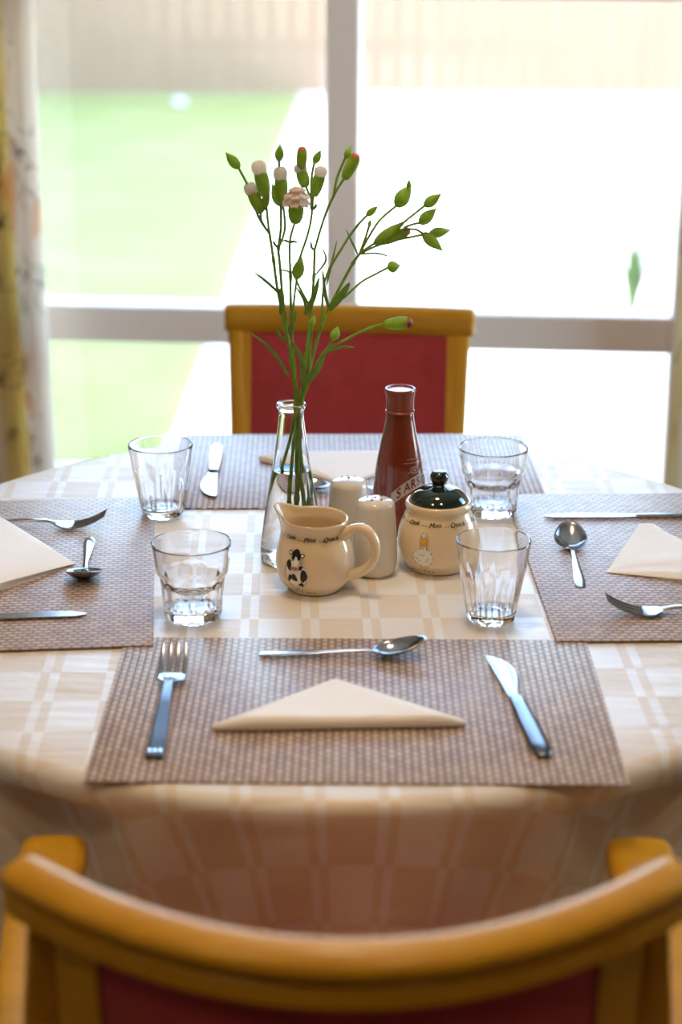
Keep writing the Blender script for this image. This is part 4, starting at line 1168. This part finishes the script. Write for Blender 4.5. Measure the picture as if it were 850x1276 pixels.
# ================================================================ cutlery (each lies along +y, business end at +y, origin on the mat under its handle end)
def fork(label, x, y, ang, grooved=False, curl=0.0):
    t = thing('fork', label, 'fork', W(x, y, MATZ), PSI+ang, 'forks on the table')
    m = M['steel_satin'] if grooved else M['steel']
    bm = B()
    if grooved:
        loft_y(bm, [(0.0, 0.0150, 0.0026, 0.0018), (0.002, 0.0158, 0.0030, 0.0019), (0.04, 0.0146, 0.0030, 0.0040), (0.09, 0.0118, 0.0030, 0.0085), (0.125, 0.0095, 0.0030, 0.0115), (0.143, 0.0090, 0.0030, 0.0095), (0.150, 0.0095, 0.0028, 0.0068)], 20, 5)
    else:
        loft_y(bm, [(0.0, 0.0090, 0.0022, 0.0014), (0.003, 0.0130, 0.0026, 0.0016), (0.02, 0.0150, 0.0028, 0.0025), (0.07, 0.0110, 0.0028, 0.0070), (0.11, 0.0068, 0.0030, 0.0105), (0.135, 0.0066, 0.0032, 0.0100), (0.146, 0.0090, 0.0028, 0.0075)], 20, 2.4)
    h = obj('handle', bm, m, t, angle=50)
    if grooved:
        for k in range(3):
            bm = B(); add_box(bm, -0.0068+0.0046*k, -0.0068+0.0046*k+0.0036, 0.003, 0.014, 0.0030, 0.0040, 0.0006); obj('groove_bar', bm, M['steel'], h)
    # head: shoulders and four tines that sweep up
    bm = B()
    def zc(y): 
        u = (y-0.146)/0.056
        return 0.0068-0.0125*u*(1-u)*1.6+0.0125*u**1.5
    loft_y(bm, [(0.144, 0.0090, 0.0028, zc(0.1465)), (0.149, 0.0200, 0.0026, zc(0.149)), (0.154, 0.0262, 0.0024, zc(0.154)), (0.160, 0.0270, 0.0022, zc(0.160)), (0.166, 0.0268, 0.0022, zc(0.166))], 24, 3.5)
    for k in range(4):
        xc = -0.01125+0.0075*k
        loft_y(bm, [(yy, ww, 0.0021, zc(yy), xc*(1-0.06*(yy-0.16)/0.04)) for yy, ww in ((0.164, 0.0046), (0.172, 0.0044), (0.182, 0.0040), (0.192, 0.0034), (0.199, 0.0026), (0.203, 0.0014))], 12, 3)
    obj('head', bm, M['steel'], t, angle=50)
    return t

def spoon(label, x, y, ang, tilt=1.0, bw=0.0175, bl=0.052):
    t = thing('spoon', label, 'spoon', W(x, y, MATZ), PSI+ang, 'spoons on the table')
    y0 = 0.108
    rim = lambda yy: 0.0058+0.20*tilt*(yy-y0)+1.6*tilt*max(0, yy-y0-0.01)**2
    bm = B(); nr, na = 12, 40; rows = []
    c = None
    for i in range(nr+1):
        q = i/nr; ring = []
        if i == 0:
            yy = y0+bl*0.48; c = bm.verts.new((0, yy, rim(yy)-0.0085)); continue
        for k in range(na):
            a = 2*PI*k/na
            yy = y0+bl*0.5+bl*0.5*q*math.sin(a)-0.02*bl*(1-q)
            egg = 1-0.13*math.sin(a)
            xx = bw*q*math.cos(a)*egg
            ring.append(bm.verts.new((xx, yy, rim(yy)-0.0085*(1-q**2.2))))
        rows.append(ring)
    for k in range(na): bm.faces.new((c, rows[0][k], rows[0][(k+1) % na]))
    for a, b in zip(rows[:-1], rows[1:]):
        for k in range(na): bm.faces.new((a[k], b[k], b[(k+1) % na], a[(k+1) % na]))
    zmin = min(v.co.z for v in bm.verts)
    for v in bm.verts: v.co.z += 0.0016-zmin
    sh = 0.0016-zmin
    o = obj('bowl', bm, M['steel'], t, angle=80); solid(o, 0.0011, -1)
    bm = B(); zn = rim(y0)+sh
    loft_y(bm, [(0.0, 0.0070, 0.0018, 0.0012), (0.003, 0.0110, 0.0024, 0.0015), (0.02, 0.0130, 0.0026, 0.0022), (0.055, 0.0092, 0.0026, 0.0040), (0.085, 0.0058, 0.0028, 0.0058), (0.100, 0.0052, 0.0030, zn+0.0002), (0.109, 0.0070, 0.0022, zn-0.0004), (0.114, 0.0085, 0.0016, zn-0.0010)], 18, 2.4)
    obj('handle', bm, M['steel'], t, angle=60)
    return t

def outline_blade(bm, pts, t0, z, bev=0.0003):
    n = len(pts)
    lo = [bm.verts.new((x, y, z)) for x, y in pts]; hi = [bm.verts.new((x, y, z+t0)) for x, y in pts]
    bm.faces.new(list(reversed(lo))); bm.faces.new(hi)
    for i in range(n): bm.faces.new((lo[i], lo[(i+1) % n], hi[(i+1) % n], hi[i]))

def broad_knife(label, x, y, ang, flip=1, hm='steel_blue'):
    t = thing('table_knife', label, 'knife', W(x, y, MATZ), PSI+ang, 'knives on the table')
    bm = B()
    loft_y(bm, [(0.0, 0.0070, 0.0030, 0.0030), (0.0015, 0.0105, 0.0042, 0.0031), (0.006, 0.0150, 0.0054, 0.0034), (0.02, 0.0172, 0.0060, 0.0036), (0.06, 0.0166, 0.0060, 0.0038), (0.10, 0.0140, 0.0056, 0.0040), (0.114, 0.0128, 0.0052, 0.0040), (0.1165, 0.0118, 0.0044, 0.0040)], 20, 2.6)
    obj('handle', bm, M[hm], t, angle=60)
    cp = spline([(0.0058, 0.1155, 0), (0.0062, 0.128, 0), (0.0085, 0.142, 0), (0.0118, 0.158, 0), (0.0122, 0.176, 0), (0.0085, 0.194, 0), (0.0020, 0.207, 0), (-0.0050, 0.2125, 0), (-0.0085, 0.2115, 0), (-0.0092, 0.206, 0), (-0.0082, 0.18, 0), (-0.0066, 0.14, 0), (-0.0058, 0.1155, 0)], 5)[:-1]
    # lens section: rim thin, middle thicker
    cx = 0.0
    bm = B(); n = len(cp)
    rings = []
    for q, zz in ((1.0, 0.0030), (0.8, 0.0036), (0.4, 0.00395)):
        rings.append([(q, zz)])
    def ringv(q, zz): return [bm.verts.new((p.x*q if q < 1 else p.x, 0.163+(p.y-0.163)*(q if q < 1 else 1), zz)) for p in cp]
    up = [ringv(1.0, 0.0034), ringv(0.82, 0.0040), ringv(0.45, 0.0042)]; dn = [ringv(0.82, 0.0028), ringv(0.45, 0.0026)]
    for a, b in ((up[0], up[1]), (up[1], up[2]), (up[0], dn[0]), (dn[0], dn[1])):
        for i in range(n): bm.faces.new((a[i], a[(i+1) % n], b[(i+1) % n], b[i]))
    bm.faces.new(up[2]); bm.faces.new(list(reversed(dn[1])))
    if flip < 0:
        for v in bm.verts: v.co.x *= -1
    obj('blade', bm, M['steel'], t, angle=40)
    return t

def slim_knife(label, x, y, ang, flip=1):
    t = thing('table_knife', label, 'knife', W(x, y, MATZ), PSI+ang, 'knives on the table')
    bm = B()
    loft_y(bm, [(0.0, 0.0060, 0.0030, 0.0026), (0.002, 0.0100, 0.0044, 0.0028), (0.015, 0.0130, 0.0056, 0.0034), (0.05, 0.0122, 0.0056, 0.0036), (0.09, 0.0096, 0.0050, 0.0036), (0.105, 0.0090, 0.0040, 0.0036)], 18, 2.6)
    obj('handle', bm, M['steel'], t, angle=60)
    pts = [(0.0048, 0.103), (0.0066, 0.12), (0.0074, 0.16), (0.0068, 0.185), (0.0040, 0.202), (-0.0012, 0.2115), (-0.0042, 0.212), (-0.0060, 0.205)]
    yy = 0.203; k = 0
    while yy > 0.132:
        pts.append((-0.0082 if k % 2 else -0.0072, yy)); yy -= 0.0013; k += 1
    pts += [(-0.0072, 0.125), (-0.0048, 0.103)]
    bm = B(); outline_blade(bm, pts, 0.0016, 0.0028)
    if flip < 0:
        for v in bm.verts: v.co.x *= -1
    obj('blade', bm, M['steel'], t, smooth=False)
    return t
def heading(x0, y0, x1, y1): return math.atan2(-(x1-x0), (y1-y0))

fork('flat handled fork with three notches at its end, on the near place mat', -0.1565, 1.3974, heading(-0.1565, 1.3974, -0.1560, 1.60), True)
spoon('spoon lying crosswise above the near triangular napkin', -0.0776, 1.6175, heading(-0.0776, 1.6175, 0.084, 1.617))
broad_knife('broad bladed knife with sky blue sheen on its handle, on the near place mat', 0.1730, 1.4010, heading(0.1730, 1.4010, 0.1475, 1.61))
fork('plain fork with raised tines at the far edge of the left place mat', -0.470, 1.977, heading(-0.47, 1.977, -0.27, 1.976))
spoon('spoon with its bowl towards the viewer beside the layered napkin', -0.2812, 1.9435, heading(-0.2812, 1.9435, -0.268, 1.78), 1.15, 0.0200, 0.052)
slim_knife('slim serrated knife near the armchair edge of the left place mat', -0.4660, 1.6915, heading(-0.4660, 1.6915, -0.2544, 1.7140), -1)
slim_knife('slim knife seen edge on along the far side of the right place mat', 0.4470, 2.021, heading(0.4470, 2.021, 0.235, 2.019), 1)
spoon('round bowled spoon with its handle towards the viewer on the right place mat', 0.2512, 1.7935, heading(0.2512, 1.7935, 0.2560, 1.95), 1.25, 0.0185, 0.050)
fork('fork with tines curving up beside the napkin on the right place mat', 0.4700, 1.7200, heading(0.47, 1.72, 0.268, 1.722))
broad_knife('pale shining broad knife on the far place mat beside the window', -0.1615, 2.2990, heading(-0.1615, 2.299, -0.158, 2.088), 1, 'steel_bright')
spoon('spoon half hidden behind the rear shaker on the far place mat', 0.095, 2.116, heading(0.095, 2.116, -0.06, 2.118), 0.6)

# ================================================================ napkins
def napkin(label, A, Bq, Cq, h, z=MATZ, layers=3, seed=1, wav=0.0, e0=0.35):
    """a folded paper square: AB is the long folded edge, C the tip; nested sheets wrap round AB"""
    ctr = Vector(((A[0]+Bq[0]+Cq[0])/3, (A[1]+Bq[1]+Cq[1])/3))
    o = None
    bm = B(); nu, nv = 30, 16
    a, b, c = (Vector((p[0]-ctr.x, p[1]-ctr.y)) for p in (A, Bq, Cq))
    out = ((a+b)/2-c).normalized()
    r4 = random.Random(seed); ph = r4.uniform(0, 6)
    for L in range(layers):
        hh = h*(1-L/layers*0.9)
        ins = 0.0032*L*0.5
        zoff = (h-hh)/2
        cols = []
        for i in range(nu+1):
            u = i/nu
            base = a+(b-a)*u
            e = min(1, min(u, 1-u)/0.12)
            col = []
            def P(v, top, base=base, u=u, e=e):
                tip = c+(a-c)*0.012*L+(b-c)*0.012*L
                q = base*(1-v)+tip*v-out*ins*(1-v)
                wv = wav*math.sin(9*u+ph+3*v)*(1-v)*e
                prof = (1-v)**0.8
                hl = (hh*(e0+(1-e0)*e))*prof
                zz = zoff*(e0+(1-e0)*e)*(prof)+(hl if top else 0.0)+0.0009*(L if not top else (layers-L))*0.6+(max(0, wv) if top else 0)
                return (q.x, q.y, zz+0.0003)
            for k in range(nv+1): col.append(P(1-k/nv, False))
            rr = hh*(e0+(1-e0)*e)/2
            lo = P(0, False); hi = P(0, True); mid = ((lo[2]+hi[2])/2); rad = (hi[2]-lo[2])/2
            for k in range(1, 8):
                th = -PI/2+PI*k/8
                q = base-out*ins+out*(rad*0.9*math.cos(th))
                col.append((q.x, q.y, mid+rad*math.sin(th)))
            for k in range(nv+1): col.append(P(k/nv, True))
            cols.append([bm.verts.new(p) for p in col])
        for p, q in zip(cols[:-1], cols[1:]):
            for k in range(len(p)-1): bm.faces.new((p[k], q[k], q[k+1], p[k+1]))
    o = obj('napkin', bm, M['tissue'], None, angle=180); solid(o, 0.0005, -1)
    o.location = W(ctr.x, ctr.y, z); o.rotation_euler = (0, 0, PSI)
    return tag(o, label, 'napkin', 'folded paper napkins')
napkin('white paper napkin folded to a triangle in the middle of the near place mat', (-0.1117, 1.4535), (0.1104, 1.4645), (-0.0046, 1.561), 0.0105, seed=2, wav=0.0015)
napkin('layered white paper napkin on the left place mat, its tip at the spoon', (-0.389, 1.733), (-0.389, 1.981), (-0.286, 1.857), 0.014, layers=4, seed=5, e0=0.8)
napkin('white paper napkin with a square corner towards the right hand fork', (0.3398, 1.985), (0.434, 1.786), (0.2833, 1.8388), 0.011, seed=8, wav=0.003)
napkin('white paper napkin on the far place mat behind the vase and shakers', (0.105, 2.245), (-0.105, 2.238), (0.004, 2.135), 0.010, seed=11)

# ================================================================ sky, sun, camera
wd = bpy.data.worlds.new('sky'); bpy.context.scene.world = wd; wd.use_nodes = True
nt = wd.node_tree; bg = nt.nodes['Background']; sk = nt.nodes.new('ShaderNodeTexSky')
sk.sky_type = 'NISHITA'; sk.sun_disc = False; sk.sun_elevation = SUN_EL; sk.sun_rotation = R(-90)-PSI; sk.air_density = 1.0; sk.dust_density = 0.6; sk.ozone_density = 1.5
nt.links.new(sk.outputs[0], bg.inputs['Color']); bg.inputs['Strength'].default_value = SKY
sl = bpy.data.lights.new('sun', 'SUN'); sl.energy = SUN; sl.angle = R(2.0); sl.color = (1.0, 0.95, 0.89)
so = bpy.data.objects.new('sun', sl); C.objects.link(so); so.location = (-6, 6, 8)
d3 = W(1, 0, 0); d3 = Vector((d3.x, d3.y, -0.645)).normalized()
so.rotation_euler = d3.to_track_quat('-Z', 'Y').to_euler()

cam = bpy.data.cameras.new('camera'); co = bpy.data.objects.new('camera', cam); C.objects.link(co)
cam.sensor_fit = 'VERTICAL'; cam.sensor_height = 36.0; cam.lens = 2294.9*36/1276
co.location = (0, 0, TOP+0.706)
co.rotation_mode = 'QUATERNION'
rm = Matrix.Rotation(PSI, 4, 'Z') @ Matrix.Rotation(PI/2-0.3323, 4, 'X') @ Matrix.Rotation(0.0039, 4, 'Z')
co.rotation_quaternion = rm.to_quaternion()
cam.dof.use_dof = True; cam.dof.focus_distance = 1.97; cam.dof.aperture_fstop = 3.2; cam.dof.aperture_blades = 9
cam.clip_start = 0.05
sc = bpy.context.scene; sc.camera = co
sc.view_settings.view_transform = 'Standard'; sc.view_settings.look = 'None'
sc.view_settings.exposure = EXPO; sc.view_settings.gamma = 1.0; sc.view_settings.use_curve_mapping = False
cy_ = sc.cycles
cy_.max_bounces = 14; cy_.transmission_bounces = 14; cy_.glossy_bounces = 6; cy_.diffuse_bounces = 5; cy_.transparent_max_bounces = 16
cy_.sample_clamp_indirect = 6.0
cy_.use_denoising = True
